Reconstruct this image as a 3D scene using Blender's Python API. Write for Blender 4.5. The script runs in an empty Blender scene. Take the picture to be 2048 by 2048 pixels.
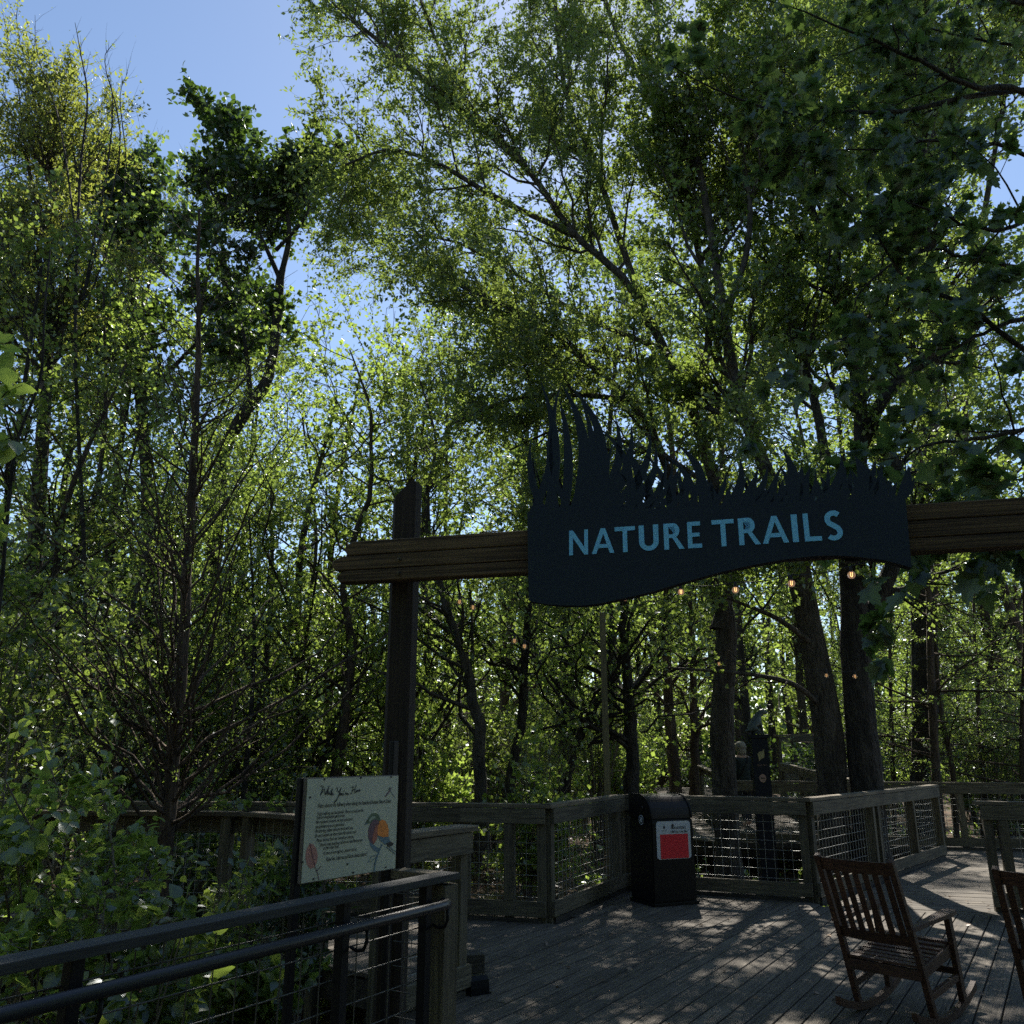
import bpy, bmesh, math, random
import numpy as np
from mathutils import Vector, Matrix

random.seed(7)
RS = np.random.RandomState(7)
R = math.radians
sc = bpy.context.scene
COL = sc.collection

# ------------------------------------------------------------------ camera, sky, sun, exposure
F_PX = 1700.0; CAM_H = 1.6
PITCH = math.atan((1503 - 1024) / F_PX)
cam_d = bpy.data.cameras.new('camera'); cam = bpy.data.objects.new('camera', cam_d); COL.objects.link(cam)
cam.location = (0, 0, CAM_H); cam.rotation_euler = (R(90) + PITCH, 0, 0)
cam_d.sensor_width = 36; cam_d.lens = 36 * F_PX / 2048; cam_d.clip_end = 2000; cam_d.clip_start = 0.05
sc.camera = cam

SUN_EL = R(48); SUN_AZ = R(8)            # azimuth measured from +Y towards +X
world = bpy.data.worlds.new('World'); sc.world = world; world.use_nodes = True
nt = world.node_tree
bgn = nt.nodes['Background']; sky = nt.nodes.new('ShaderNodeTexSky')
sky.sky_type = 'NISHITA'; sky.sun_disc = False; sky.sun_elevation = SUN_EL; sky.sun_rotation = SUN_AZ
sky.air_density = 1.0; sky.dust_density = 0.15; sky.ozone_density = 1.4
nt.links.new(sky.outputs[0], bgn.inputs['Color']); bgn.inputs['Strength'].default_value = 0.085
sun_d = bpy.data.lights.new('sun', 'SUN'); sun_d.energy = 5.0; sun_d.angle = R(0.53); sun_d.color = (1.0, 0.93, 0.82)
sun = bpy.data.objects.new('sun', sun_d); COL.objects.link(sun)
sdir = Vector((math.sin(SUN_AZ) * math.cos(SUN_EL), math.cos(SUN_AZ) * math.cos(SUN_EL), math.sin(SUN_EL)))
sun.rotation_euler = (-sdir).to_track_quat('-Z', 'Y').to_euler()
sc.view_settings.view_transform = 'Standard'; sc.view_settings.look = 'None'
sc.view_settings.exposure = 1.0; sc.view_settings.gamma = 1.0; sc.view_settings.use_curve_mapping = False
sc.render.engine = 'CYCLES'
sc.cycles.max_bounces = 7; sc.cycles.diffuse_bounces = 3; sc.cycles.glossy_bounces = 2
sc.cycles.transmission_bounces = 4; sc.cycles.transparent_max_bounces = 6
sc.cycles.use_denoising = False
sc.cycles.sample_clamp_indirect = 4.0

# ------------------------------------------------------------------ helpers
cT, sT = math.cos(PITCH), math.sin(PITCH)
def ray(u, v):
    a = (u - 1024) / F_PX; b = -(v - 1024) / F_PX
    return Vector((a, cT - b * sT, sT + b * cT))
def G(u, v, z=0.0):
    d = ray(u, v); t = (z - CAM_H) / d.z
    return Vector((d.x * t, d.y * t, z))
def D(u, v, y):
    d = ray(u, v); t = y / d.y
    return Vector((d.x * t, y, CAM_H + d.z * t))

def tag(o, label=None, cat=None, group=None, kind=None):
    if label: o['label'] = label
    if cat: o['category'] = cat
    if group: o['group'] = group
    if kind: o['kind'] = kind
    return o
def empty(name, loc=(0, 0, 0), rz=0.0, label=None, cat=None, group=None, kind=None):
    o = bpy.data.objects.new(name, None); COL.objects.link(o)
    o.location = loc; o.rotation_euler = (0, 0, rz); o.empty_display_size = 0.1
    return tag(o, label, cat, group, kind)
def link(name, me, mat=None, parent=None, smooth=False):
    o = bpy.data.objects.new(name, me); COL.objects.link(o)
    if mat is not None and not me.materials: me.materials.append(mat)
    if parent is not None: o.parent = parent
    if smooth: me.polygons.foreach_set('use_smooth', [True] * len(me.polygons))
    return o
def mesh_np(name, V, Fc, mat=None, parent=None, smooth=False):
    V = np.asarray(V, dtype=np.float32).reshape(-1, 3); Fc = np.asarray(Fc, dtype=np.int32)
    n, k = Fc.shape
    me = bpy.data.meshes.new(name)
    me.vertices.add(len(V)); me.vertices.foreach_set('co', V.ravel())
    me.loops.add(n * k); me.loops.foreach_set('vertex_index', Fc.ravel())
    me.polygons.add(n); me.polygons.foreach_set('loop_start', np.arange(n, dtype=np.int32) * k)
    me.polygons.foreach_set('loop_total', np.full(n, k, dtype=np.int32))
    if smooth: me.polygons.foreach_set('use_smooth', np.ones(n, dtype=bool))
    me.update(calc_edges=True)
    if mat is not None: me.materials.append(mat)
    o = bpy.data.objects.new(name, me); COL.objects.link(o)
    if parent is not None: o.parent = parent
    return o

class MB:
    """collects boxes, bars and tubes, then links them as one mesh object"""
    def __init__(s): s.bm = bmesh.new()
    def box(s, lo, hi, M=None, bev=0.0):
        r = bmesh.ops.create_cube(s.bm, size=1.0)
        vs = r['verts']
        c = [(lo[i] + hi[i]) / 2 for i in range(3)]; d = [hi[i] - lo[i] for i in range(3)]
        for v in vs: v.co = Vector((c[0] + v.co.x * d[0], c[1] + v.co.y * d[1], c[2] + v.co.z * d[2]))
        if bev:
            es = list({e for v in vs for e in v.link_edges})
            rr = bmesh.ops.bevel(s.bm, geom=es, offset=bev, segments=2, affect='EDGES', profile=0.6)
            vs = list({v for f in rr['faces'] for v in f.verts} | {v for v in vs if v.is_valid})
        if M is not None:
            for v in vs: v.co = M @ v.co
        return s
    def bar(s, a, b, w, h, up=Vector((0, 0, 1)), bev=0.0):
        a = Vector(a); b = Vector(b); x = (b - a); L = x.length; x.normalize()
        y = up.cross(x)
        if y.length < 1e-4: y = Vector((0, 1, 0)).cross(x)
        y.normalize(); z = x.cross(y)
        M = Matrix((x, y, z)).transposed().to_4x4(); M.translation = a
        return s.box((0, -w / 2, -h / 2), (L, w / 2, h / 2), M, bev)
    def tube(s, pts, rad, n=8, caps=True):
        pts = [Vector(p) for p in pts]
        rad = rad if hasattr(rad, '__len__') else [rad] * len(pts)
        rings = []; ref = None
        for i, p in enumerate(pts):
            t = (pts[min(i + 1, len(pts) - 1)] - pts[max(i - 1, 0)]).normalized()
            if ref is None:
                ref = t.orthogonal().normalized()
            ref = (ref - t * ref.dot(t)).normalized(); bb = t.cross(ref)
            rings.append([s.bm.verts.new(p + (ref * math.cos(2 * math.pi * k / n) + bb * math.sin(2 * math.pi * k / n)) * rad[i]) for k in range(n)])
        for i in range(len(rings) - 1):
            for k in range(n):
                s.bm.faces.new((rings[i][k], rings[i][(k + 1) % n], rings[i + 1][(k + 1) % n], rings[i + 1][k]))
        if caps:
            s.bm.faces.new(rings[0][::-1]); s.bm.faces.new(rings[-1])
        return s
    def prism(s, poly, z0, z1, M=None):
        """polygon in local xy, extruded z0..z1"""
        lo = [s.bm.verts.new((p[0], p[1], z0)) for p in poly]; hi = [s.bm.verts.new((p[0], p[1], z1)) for p in poly]
        n = len(poly)
        s.bm.faces.new(hi); s.bm.faces.new(lo[::-1])
        for i in range(n): s.bm.faces.new((lo[i], lo[(i + 1) % n], hi[(i + 1) % n], hi[i]))
        if M is not None:
            for v in lo + hi: v.co = M @ v.co
        return s
    def ball(s, c, r, seg=12, sc3=(1, 1, 1)):
        rr = bmesh.ops.create_uvsphere(s.bm, u_segments=seg, v_segments=seg // 2 + 1, radius=r)
        for v in rr['verts']: v.co = Vector((v.co.x * sc3[0], v.co.y * sc3[1], v.co.z * sc3[2])) + Vector(c)
        return s
    def build(s, name, mat, parent=None, smooth=False, fix=True):
        if fix: bmesh.ops.recalc_face_normals(s.bm, faces=s.bm.faces)
        me = bpy.data.meshes.new(name); s.bm.to_mesh(me); s.bm.free()
        return link(name, me, mat, parent, smooth)

# ------------------------------------------------------------------ materials
def newmat(name):
    m = bpy.data.materials.new(name); m.use_nodes = True
    n = m.node_tree.nodes; l = m.node_tree.links
    return m, n, l, n['Principled BSDF']
def wood(name, c0, c1, grain=(1.2, 28, 28), rough=0.85, bump=0.5, var=0.35, moss=None):
    m, n, l, b = newmat(name)
    tc = n.new('ShaderNodeTexCoord'); mp = n.new('ShaderNodeMapping'); mp.inputs['Scale'].default_value = grain
    oi = n.new('ShaderNodeObjectInfo')
    add = n.new('ShaderNodeVectorMath'); add.operation = 'ADD'
    sc_ = n.new('ShaderNodeVectorMath'); sc_.operation = 'SCALE'; sc_.inputs['Scale'].default_value = 37.0
    cb = n.new('ShaderNodeCombineXYZ'); l.new(oi.outputs['Random'], cb.inputs[0]); l.new(oi.outputs['Random'], cb.inputs[1])
    l.new(cb.outputs[0], sc_.inputs[0]); l.new(tc.outputs['Object'], mp.inputs[0]); l.new(mp.outputs[0], add.inputs[0]); l.new(sc_.outputs[0], add.inputs[1])
    nz = n.new('ShaderNodeTexNoise'); nz.inputs['Scale'].default_value = 3.0; nz.inputs['Detail'].default_value = 6; nz.inputs['Distortion'].default_value = 1.2
    l.new(add.outputs[0], nz.inputs['Vector'])
    n2 = n.new('ShaderNodeTexNoise'); n2.inputs['Scale'].default_value = 2.2; n2.inputs['Detail'].default_value = 3
    l.new(tc.outputs['Object'], n2.inputs['Vector'])
    cr = n.new('ShaderNodeValToRGB'); cr.color_ramp.elements[0].position = 0.36; cr.color_ramp.elements[1].position = 0.66
    cr.color_ramp.elements[0].color = (*c0, 1); cr.color_ramp.elements[1].color = (*c1, 1)
    l.new(nz.outputs['Fac'], cr.inputs[0])
    mr = n.new('ShaderNodeMapRange'); mr.inputs['To Min'].default_value = 1 - var; mr.inputs['To Max'].default_value = 1 + var
    l.new(oi.outputs['Random'], mr.inputs[0])
    mr2 = n.new('ShaderNodeMapRange'); mr2.inputs['From Min'].default_value = 0.3; mr2.inputs['From Max'].default_value = 0.7
    mr2.inputs['To Min'].default_value = 0.72; mr2.inputs['To Max'].default_value = 1.2; l.new(n2.outputs['Fac'], mr2.inputs[0])
    mul = n.new('ShaderNodeMath'); mul.operation = 'MULTIPLY'; l.new(mr.outputs[0], mul.inputs[0]); l.new(mr2.outputs[0], mul.inputs[1])
    vs = n.new('ShaderNodeVectorMath'); vs.operation = 'SCALE'; l.new(cr.outputs[0], vs.inputs[0]); l.new(mul.outputs[0], vs.inputs['Scale'])
    out = vs.outputs[0]
    if moss:
        n3 = n.new('ShaderNodeTexNoise'); n3.inputs['Scale'].default_value = 5; n3.inputs['Detail'].default_value = 5; l.new(add.outputs[0], n3.inputs['Vector'])
        r3 = n.new('ShaderNodeValToRGB'); r3.color_ramp.elements[0].position = 0.52; r3.color_ramp.elements[1].position = 0.7; l.new(n2.outputs['Fac'], r3.inputs[0])
        mx = n.new('ShaderNodeMixRGB'); mx.inputs[2].default_value = (*moss, 1); l.new(out, mx.inputs[1]); l.new(r3.outputs[0], mx.inputs[0]); out = mx.outputs[0]
    l.new(out, b.inputs['Base Color']); b.inputs['Roughness'].default_value = rough
    bp = n.new('ShaderNodeBump'); bp.inputs['Strength'].default_value = bump; bp.inputs['Distance'].default_value = 0.004
    l.new(nz.outputs['Fac'], bp.inputs['Height']); l.new(bp.outputs[0], b.inputs['Normal'])
    return m
def plain(name, col, rough=0.5, metal=0.0, noise=0.15, bump=0.1, scale=12, spec=0.5):
    m, n, l, b = newmat(name)
    tc = n.new('ShaderNodeTexCoord'); nz = n.new('ShaderNodeTexNoise'); nz.inputs['Scale'].default_value = scale; nz.inputs['Detail'].default_value = 5
    l.new(tc.outputs['Object'], nz.inputs['Vector'])
    mr = n.new('ShaderNodeMapRange'); mr.inputs['To Min'].default_value = 1 - noise; mr.inputs['To Max'].default_value = 1 + noise; l.new(nz.outputs['Fac'], mr.inputs[0])
    vs = n.new('ShaderNodeVectorMath'); vs.operation = 'SCALE'; vs.inputs[0].default_value = col; l.new(mr.outputs[0], vs.inputs['Scale'])
    l.new(vs.outputs[0], b.inputs['Base Color']); b.inputs['Roughness'].default_value = rough; b.inputs['Metallic'].default_value = metal
    b.inputs['Specular IOR Level'].default_value = spec
    if bump:
        bp = n.new('ShaderNodeBump'); bp.inputs['Strength'].default_value = bump; bp.inputs['Distance'].default_value = 0.003
        l.new(nz.outputs['Fac'], bp.inputs['Height']); l.new(bp.outputs[0], b.inputs['Normal'])
    return m
def bark(name, c0, c1, scale=9, bump=1.0, vert=0.25):
    m, n, l, b = newmat(name)
    tc = n.new('ShaderNodeTexCoord'); mp = n.new('ShaderNodeMapping'); mp.inputs['Scale'].default_value = (1, 1, vert); l.new(tc.outputs['Object'], mp.inputs[0])
    nz = n.new('ShaderNodeTexNoise'); nz.inputs['Scale'].default_value = scale; nz.inputs['Detail'].default_value = 7; nz.inputs['Distortion'].default_value = 0.6; l.new(mp.outputs[0], nz.inputs['Vector'])
    vo = n.new('ShaderNodeTexVoronoi'); vo.feature = 'DISTANCE_TO_EDGE'; vo.inputs['Scale'].default_value = scale * 2.6; l.new(mp.outputs[0], vo.inputs['Vector'])
    cr = n.new('ShaderNodeValToRGB'); cr.color_ramp.elements[0].position = 0.35; cr.color_ramp.elements[1].position = 0.68
    cr.color_ramp.elements[0].color = (*c0, 1); cr.color_ramp.elements[1].color = (*c1, 1); l.new(nz.outputs['Fac'], cr.inputs[0])
    l.new(cr.outputs[0], b.inputs['Base Color']); b.inputs['Roughness'].default_value = 0.95
    ad = n.new('ShaderNodeMath'); ad.operation = 'MULTIPLY_ADD'; l.new(vo.outputs['Distance'], ad.inputs[0]); ad.inputs[1].default_value = 1.5; l.new(nz.outputs['Fac'], ad.inputs[2])
    bp = n.new('ShaderNodeBump'); bp.inputs['Strength'].default_value = bump; bp.inputs['Distance'].default_value = 0.045
    l.new(ad.outputs[0], bp.inputs['Height']); l.new(bp.outputs[0], b.inputs['Normal'])
    return m
def leafmat(name, c_dark, c_light, trans, gloss=0.12, tmix=0.45, rough=0.45, yellow=None):
    """thin leaf: diffuse front, translucent through-light, a waxy sheen; colour varies per leaf"""
    m = bpy.data.materials.new(name); m.use_nodes = True; n = m.node_tree.nodes; l = m.node_tree.links; n.clear()
    out = n.new('ShaderNodeOutputMaterial'); geo = n.new('ShaderNodeNewGeometry'); oi = n.new('ShaderNodeObjectInfo')
    ad = n.new('ShaderNodeMath'); ad.operation = 'MULTIPLY_ADD'; l.new(oi.outputs['Random'], ad.inputs[0]); ad.inputs[1].default_value = 0.6
    l.new(geo.outputs['Random Per Island'], ad.inputs[2])
    fr = n.new('ShaderNodeMath'); fr.operation = 'FRACT'; l.new(ad.outputs[0], fr.inputs[0])
    cr = n.new('ShaderNodeValToRGB'); cr.color_ramp.elements[0].color = (*c_dark, 1); cr.color_ramp.elements[1].color = (*c_light, 1)
    if yellow:
        e = cr.color_ramp.elements.new(0.93); e.color = (*c_light, 1); cr.color_ramp.elements[2].color = (*yellow, 1)
    l.new(fr.outputs[0], cr.inputs[0])
    df = n.new('ShaderNodeBsdfDiffuse'); l.new(cr.outputs[0], df.inputs[0])
    tr = n.new('ShaderNodeBsdfTranslucent')
    mx = n.new('ShaderNodeMixRGB'); mx.blend_type = 'MIX'; mx.inputs[0].default_value = 0.6; l.new(cr.outputs[0], mx.inputs[1]); mx.inputs[2].default_value = (*trans, 1)
    l.new(mx.outputs[0], tr.inputs[0])
    ms = n.new('ShaderNodeMixShader'); ms.inputs[0].default_value = tmix; l.new(df.outputs[0], ms.inputs[1]); l.new(tr.outputs[0], ms.inputs[2])
    gl = n.new('ShaderNodeBsdfGlossy'); gl.inputs['Roughness'].default_value = rough; gl.inputs[0].default_value = (0.8, 0.85, 0.9, 1)
    ms2 = n.new('ShaderNodeMixShader'); ms2.inputs[0].default_value = gloss * 0.5; l.new(ms.outputs[0], ms2.inputs[1]); l.new(gl.outputs[0], ms2.inputs[2])
    l.new(ms2.outputs[0], out.inputs[0])
    return m

M_deck = wood('deck_wood', (0.0460, 0.0391, 0.0308), (0.1381, 0.1178, 0.0923), (0.9, 22, 22), var=0.22, bump=0.7)
M_fence = wood('fence_wood', (0.0581, 0.0506, 0.0335), (0.1436, 0.1264, 0.0864), (1.0, 20, 20), var=0.15, bump=0.6)
M_fencez = wood('fence_post_wood', (0.0581, 0.0506, 0.0335), (0.1368, 0.1199, 0.0810), (20, 20, 1.0), var=0.15, bump=0.6)
M_cap = wood('cap_wood', (0.0750, 0.0614, 0.0420), (0.1875, 0.1570, 0.1080), (1.0, 20, 20), var=0.15, bump=0.6)
M_gcap = wood('painted_cap_wood', (0.0231, 0.0260, 0.0286), (0.0462, 0.0504, 0.0525), (1.0, 18, 18), var=0.1, bump=0.4)
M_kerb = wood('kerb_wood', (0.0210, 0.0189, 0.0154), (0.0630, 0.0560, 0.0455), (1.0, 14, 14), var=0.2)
M_beam = wood('beam_wood', (0.0320, 0.0205, 0.0105), (0.1423, 0.0959, 0.0493), (0.5, 26, 26), var=0.12, bump=1.0)
M_postbrown = wood('stained_post_wood', (0.0152, 0.0104, 0.0078), (0.0369, 0.0260, 0.0195), (24, 24, 0.6), var=0.05, bump=0.7)
M_chair = wood('chair_wood', (0.0329, 0.0145, 0.0087), (0.1031, 0.0458, 0.0277), (2.5, 30, 30), var=0.25, bump=0.4, rough=0.6)
M_steel = plain('black_painted_steel', (0.0084, 0.0098, 0.0140), 0.45, spec=0.2)
M_pipe = plain('handrail_paint', (0.0158, 0.0189, 0.0248), 0.38, noise=0.25)
M_wire = plain('galvanised_wire', (0.30, 0.31, 0.30), 0.55, 0.6, bump=0)
M_wireb = plain('dark_wire', (0.09, 0.09, 0.085), 0.5, 0.3, bump=0)
M_bin = plain('bin_plastic', (0.0084, 0.0080, 0.0088), 0.42, noise=0.3, spec=0.2)
M_hood = plain('bin_hood_plastic', (0.0245, 0.0210, 0.0224), 0.35, noise=0.3, spec=0.2)
M_white = plain('label_white', (0.4836, 0.5148, 0.5616), 0.5, noise=0.12, scale=60)
M_red = plain('label_red', (0.6510, 0.0105, 0.0263), 0.5, noise=0.08)
M_ink = plain('black_ink', (0.016, 0.018, 0.022), 0.6, bump=0)
M_sign = plain('navy_sign_paint', (0.020, 0.032, 0.050), 0.62, noise=0.12, scale=5, spec=0.2)
M_signb = plain('dark_sign_core', (0.0063, 0.0091, 0.0154), 0.6, spec=0.2)
M_letter = plain('blue_lettering', (0.20, 0.62, 1.0), 0.55, noise=0.06)
M_panel = plain('info_panel_face', (0.46, 0.49, 0.40), 0.45, noise=0.12, scale=4, bump=0)
M_edge = plain('info_panel_edge', (0.16, 0.14, 0.13), 0.7, noise=0.3, scale=30)
M_green = plain('bird_green', (0.10, 0.15, 0.09), 0.6); M_greenl = plain('bird_pale_green', (0.36, 0.42, 0.33), 0.6)
M_orange = plain('bird_orange', (0.8060, 0.2600, 0.0455), 0.6, noise=0.5, scale=60); M_rust = plain('bird_rust', (0.38, 0.13, 0.09), 0.6, noise=0.4, scale=60)
M_purp = plain('bird_purple', (0.15, 0.08, 0.11), 0.6, noise=0.4, scale=60); M_blue = plain('bird_blue', (0.12, 0.20, 0.26), 0.6, noise=0.4, scale=60)
M_pink = plain('feather_pink', (0.42, 0.20, 0.17), 0.6, noise=0.25, scale=50)
M_redtint = plain('faded_red', (0.45, 0.33, 0.29), 0.6)
M_bolt = plain('bolt_steel', (0.10, 0.09, 0.08), 0.5, 0.8)
M_yellow = plain('emblem_yellow', (0.30, 0.26, 0.12), 0.6); M_coral = plain('disc_coral', (0.32, 0.20, 0.15), 0.6)
M_statue = plain('bronze_statue', (0.07, 0.085, 0.08), 0.5, 0.4, noise=0.5, scale=25, bump=0.5)
M_marker = plain('marker_navy', (0.0108, 0.0132, 0.0192), 0.5, spec=0.2)
M_coat = plain('coat_cloth', (0.022, 0.032, 0.032), 0.95, noise=0.2, scale=20)
M_trouser = plain('trouser_cloth', (0.02, 0.022, 0.03), 0.95)
M_skin = plain('skin', (0.45, 0.27, 0.20), 0.55, noise=0.05)
M_hair = plain('grey_hair', (0.26, 0.235, 0.19), 0.8, noise=0.35, scale=60, bump=0.8)
M_bag = plain('strap_cloth', (0.01, 0.01, 0.012), 0.9)
M_pole = wood('pole_wood', (0.10, 0.085, 0.04), (0.20, 0.17, 0.085), (24, 24, 0.8), var=0.05)
M_cable = plain('cable_rubber', (0.01, 0.01, 0.01), 0.6, bump=0)
M_bark = bark('grey_bark', (0.0303, 0.0259, 0.0209), (0.1100, 0.0963, 0.0798))
M_barkd = bark('dark_bark', (0.0175, 0.0160, 0.0140), (0.0650, 0.0575, 0.0500), 11)
M_barkr = bark('brown_bark', (0.0390, 0.0273, 0.0195), (0.1105, 0.0813, 0.0585), 14, 0.7, 0.15)
M_twig = bark('twig_bark', (0.10, 0.085, 0.068), (0.22, 0.19, 0.16), 20, 0.3)

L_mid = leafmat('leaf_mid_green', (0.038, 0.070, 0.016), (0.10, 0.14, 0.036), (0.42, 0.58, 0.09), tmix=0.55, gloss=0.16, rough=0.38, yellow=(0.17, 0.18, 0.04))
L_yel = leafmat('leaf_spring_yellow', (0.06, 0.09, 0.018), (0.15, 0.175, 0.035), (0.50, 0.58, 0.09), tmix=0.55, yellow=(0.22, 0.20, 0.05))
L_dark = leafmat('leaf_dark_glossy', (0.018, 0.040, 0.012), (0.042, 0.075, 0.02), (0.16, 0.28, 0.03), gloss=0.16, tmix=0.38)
L_bright = leafmat('leaf_bright_green', (0.055, 0.10, 0.020), (0.14, 0.19, 0.045), (0.55, 0.76, 0.12), tmix=0.6, gloss=0.18, rough=0.38)
L_maple = leafmat('leaf_maple', (0.028, 0.060, 0.022), (0.06, 0.10, 0.032), (0.22, 0.36, 0.06), gloss=0.14, tmix=0.42)
L_litter = leafmat('leaf_litter', (0.09, 0.055, 0.03), (0.30, 0.20, 0.12), (0.2, 0.12, 0.05), tmix=0.15)
L_olive = leafmat('leaf_olive', (0.042, 0.072, 0.018), (0.105, 0.14, 0.036), (0.40, 0.54, 0.09), tmix=0.52, yellow=(0.19, 0.14, 0.05))

# ------------------------------------------------------------------ ground
def terrain_h(x, y):
    return -0.62 + 0.10 * np.sin(x * 0.35 + 1) * np.cos(y * 0.28) + 0.05 * np.sin(x * 1.1 + y * 0.9)
def terrain():
    xs = np.concatenate([np.linspace(-220, -30, 14)[:-1], np.linspace(-30, 30, 91), np.linspace(30, 220, 14)[1:]])
    ys = np.concatenate([np.linspace(-60, -4, 8)[:-1], np.linspace(-4, 55, 90), np.linspace(55, 320, 14)[1:]])
    X, Y = np.meshgrid(xs, ys); Z = terrain_h(X, Y)
    far = np.clip((Y - 30) / 100, 0, 1); Z = Z + far * 2.0
    V = np.stack([X, Y, Z], -1).reshape(-1, 3); nx = len(xs); ny = len(ys)
    i = np.arange(ny - 1)[:, None] * nx + np.arange(nx - 1)[None, :]
    Fc = np.stack([i, i + 1, i + nx + 1, i + nx], -1).reshape(-1, 4)
    m, n, l, b = newmat('forest_soil')
    tc = n.new('ShaderNodeTexCoord'); nz = n.new('ShaderNodeTexNoise'); nz.inputs['Scale'].default_value = 1.6; nz.inputs['Detail'].default_value = 8; l.new(tc.outputs['Object'], nz.inputs['Vector'])
    vo = n.new('ShaderNodeTexVoronoi'); vo.inputs['Scale'].default_value = 16; l.new(tc.outputs['Object'], vo.inputs['Vector'])
    cr = n.new('ShaderNodeValToRGB'); cr.color_ramp.elements[0].position = 0.35; cr.color_ramp.elements[1].position = 0.65
    cr.color_ramp.elements[0].color = (0.05, 0.035, 0.022, 1); cr.color_ramp.elements[1].color = (0.16, 0.11, 0.07, 1); l.new(nz.outputs['Fac'], cr.inputs[0])
    mx = n.new('ShaderNodeMixRGB'); mx.blend_type = 'MULTIPLY'; mx.inputs[0].default_value = 0.5; l.new(cr.outputs[0], mx.inputs[1]); l.new(vo.outputs['Color'], mx.inputs[2])
    l.new(mx.outputs[0], b.inputs['Base Color']); b.inputs['Roughness'].default_value = 1
    bp = n.new('ShaderNodeBump'); bp.inputs['Distance'].default_value = 0.04; l.new(vo.outputs['Distance'], bp.inputs['Height']); l.new(bp.outputs[0], b.inputs['Normal'])
    o = mesh_np('ground', V, Fc, m, smooth=True)
    tag(o, 'brown forest floor under the trees and boardwalk', kind='structure')
terrain()

# ------------------------------------------------------------------ decks, made of single boards
def scan(poly, ang, off):
    """interval(s) along direction ang of a polygon at perpendicular offset off"""
    dx, dy = math.cos(ang), math.sin(ang); hits = []
    n = len(poly)
    for i in range(n):
        a = poly[i]; b = poly[(i + 1) % n]
        pa = -a[0] * dy + a[1] * dx - off; pb = -b[0] * dy + b[1] * dx - off
        if (pa > 0) != (pb > 0):
            t = pa / (pa - pb); x = a[0] + (b[0] - a[0]) * t; y = a[1] + (b[1] - a[1]) * t
            hits.append(x * dx + y * dy)
    hits.sort(); return [(hits[i], hits[i + 1]) for i in range(0, len(hits) - 1, 2)]
def deck(name, poly, ang, label, zf=lambda s, o: 0.0, bw=0.135, gap=0.012, th=0.032, lmax=3.9, fascia=True, mat=None):
    root = empty(name, (0, 0, 0), 0, label, kind='structure')
    dx, dy = math.cos(ang), math.sin(ang)
    offs = [-p[0] * dy + p[1] * dx for p in poly]
    o = min(offs) + gap; rnd = random.Random(len(poly) * 31 + int(ang * 100)); kk = 0
    while o + bw < max(offs):
        A = scan(poly, ang, o + 1e-4); B = scan(poly, ang, o + bw - 1e-4)
        if len(A) != len(B):
            A2 = [(max(p[0], q[0]), min(p[1], q[1])) for p in A for q in B if min(p[1], q[1]) - max(p[0], q[0]) > 0.05]; A = B = A2
        if len(A) == len(B):
            for (a0, a1), (b0, b1) in zip(A, B):
                s0, s1 = max(a0, b0), min(a1, b1)
                if s1 - s0 < 0.05: continue
                cuts = [None]; s = s0 + rnd.uniform(0.8, lmax)
                while s < s1 - 0.5:
                    cuts.append(s); s += rnd.uniform(2.3, lmax)
                cuts.append(None)
                for j in range(len(cuts) - 1):
                    l0 = (a0, b0) if cuts[j] is None else (cuts[j] + 0.002, cuts[j] + 0.002)
                    l1 = (a1, b1) if cuts[j + 1] is None else (cuts[j + 1] - 0.002, cuts[j + 1] - 0.002)
                    sm = (l0[0] + l1[0]) / 2; zz = rnd.uniform(-0.0018, 0.0018)
                    z0 = zf(l0[0], o) + zz; z1 = zf(l1[0], o) + zz
                    m = MB(); e = 0.0025
                    pts = []
                    # local frame: x along board, y across, centred
                    cs = [(l0[0] - sm, 0, z0), (l1[0] - sm, 0, z1), (l1[1] - sm, bw, z1), (l0[1] - sm, bw, z0)]
                    def ring(dz, ins):
                        q = []
                        for (x, y, z), sx in zip(cs, (1, -1, -1, 1)):
                            q.append(m.bm.verts.new((x + sx * ins, (y + ins if y == 0 else y - ins) - bw / 2, z + dz)))
                        return q
                    r0 = ring(-th, 0); r1 = ring(-e, 0); r2 = ring(0, e)
                    for ra, rb in ((r0, r1), (r1, r2)):
                        for k in range(4): m.bm.faces.new((ra[k], ra[(k + 1) % 4], rb[(k + 1) % 4], rb[k]))
                    m.bm.faces.new(r2); m.bm.faces.new(r0[::-1])
                    b = m.build('deck_board', mat or M_deck, root, fix=False)
                    om = o + bw / 2
                    b.location = (sm * dx - om * dy, sm * dy + om * dx, 0); b.rotation_euler = (0, 0, ang); kk += 1
        o += bw + gap
    if fascia:
        m = MB(); c = Vector((sum(p[0] for p in poly) / len(poly), sum(p[1] for p in poly) / len(poly), 0))
        for i in range(len(poly)):
            a = Vector((*poly[i], -0.145)); b = Vector((*poly[(i + 1) % len(poly)], -0.145))
            d = (b - a).normalized(); nn = Vector((-d.y, d.x, 0))
            m.bar(a + nn * 0.03 + d * 0.02, b + nn * 0.03 - d * 0.02, 0.038, 0.19)
        m.build('rim_joist', M_kerb, root)
        m = MB(); a2 = ang + math.pi / 2; ddx, ddy = math.cos(a2), math.sin(a2)
        of = [-p[0] * ddy + p[1] * ddx for p in poly]; q = min(of) + 0.25
        while q < max(of):
            for s0, s1 in scan(poly, a2, q):
                m.bar((s0 * ddx - q * ddy, s0 * ddy + q * ddx, -0.13), (s1 * ddx - q * ddy, s1 * ddy + q * ddx, -0.13), 0.04, 0.18)
            q += 0.61
        m.build('floor_joist', M_kerb, root)
    return root

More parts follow.
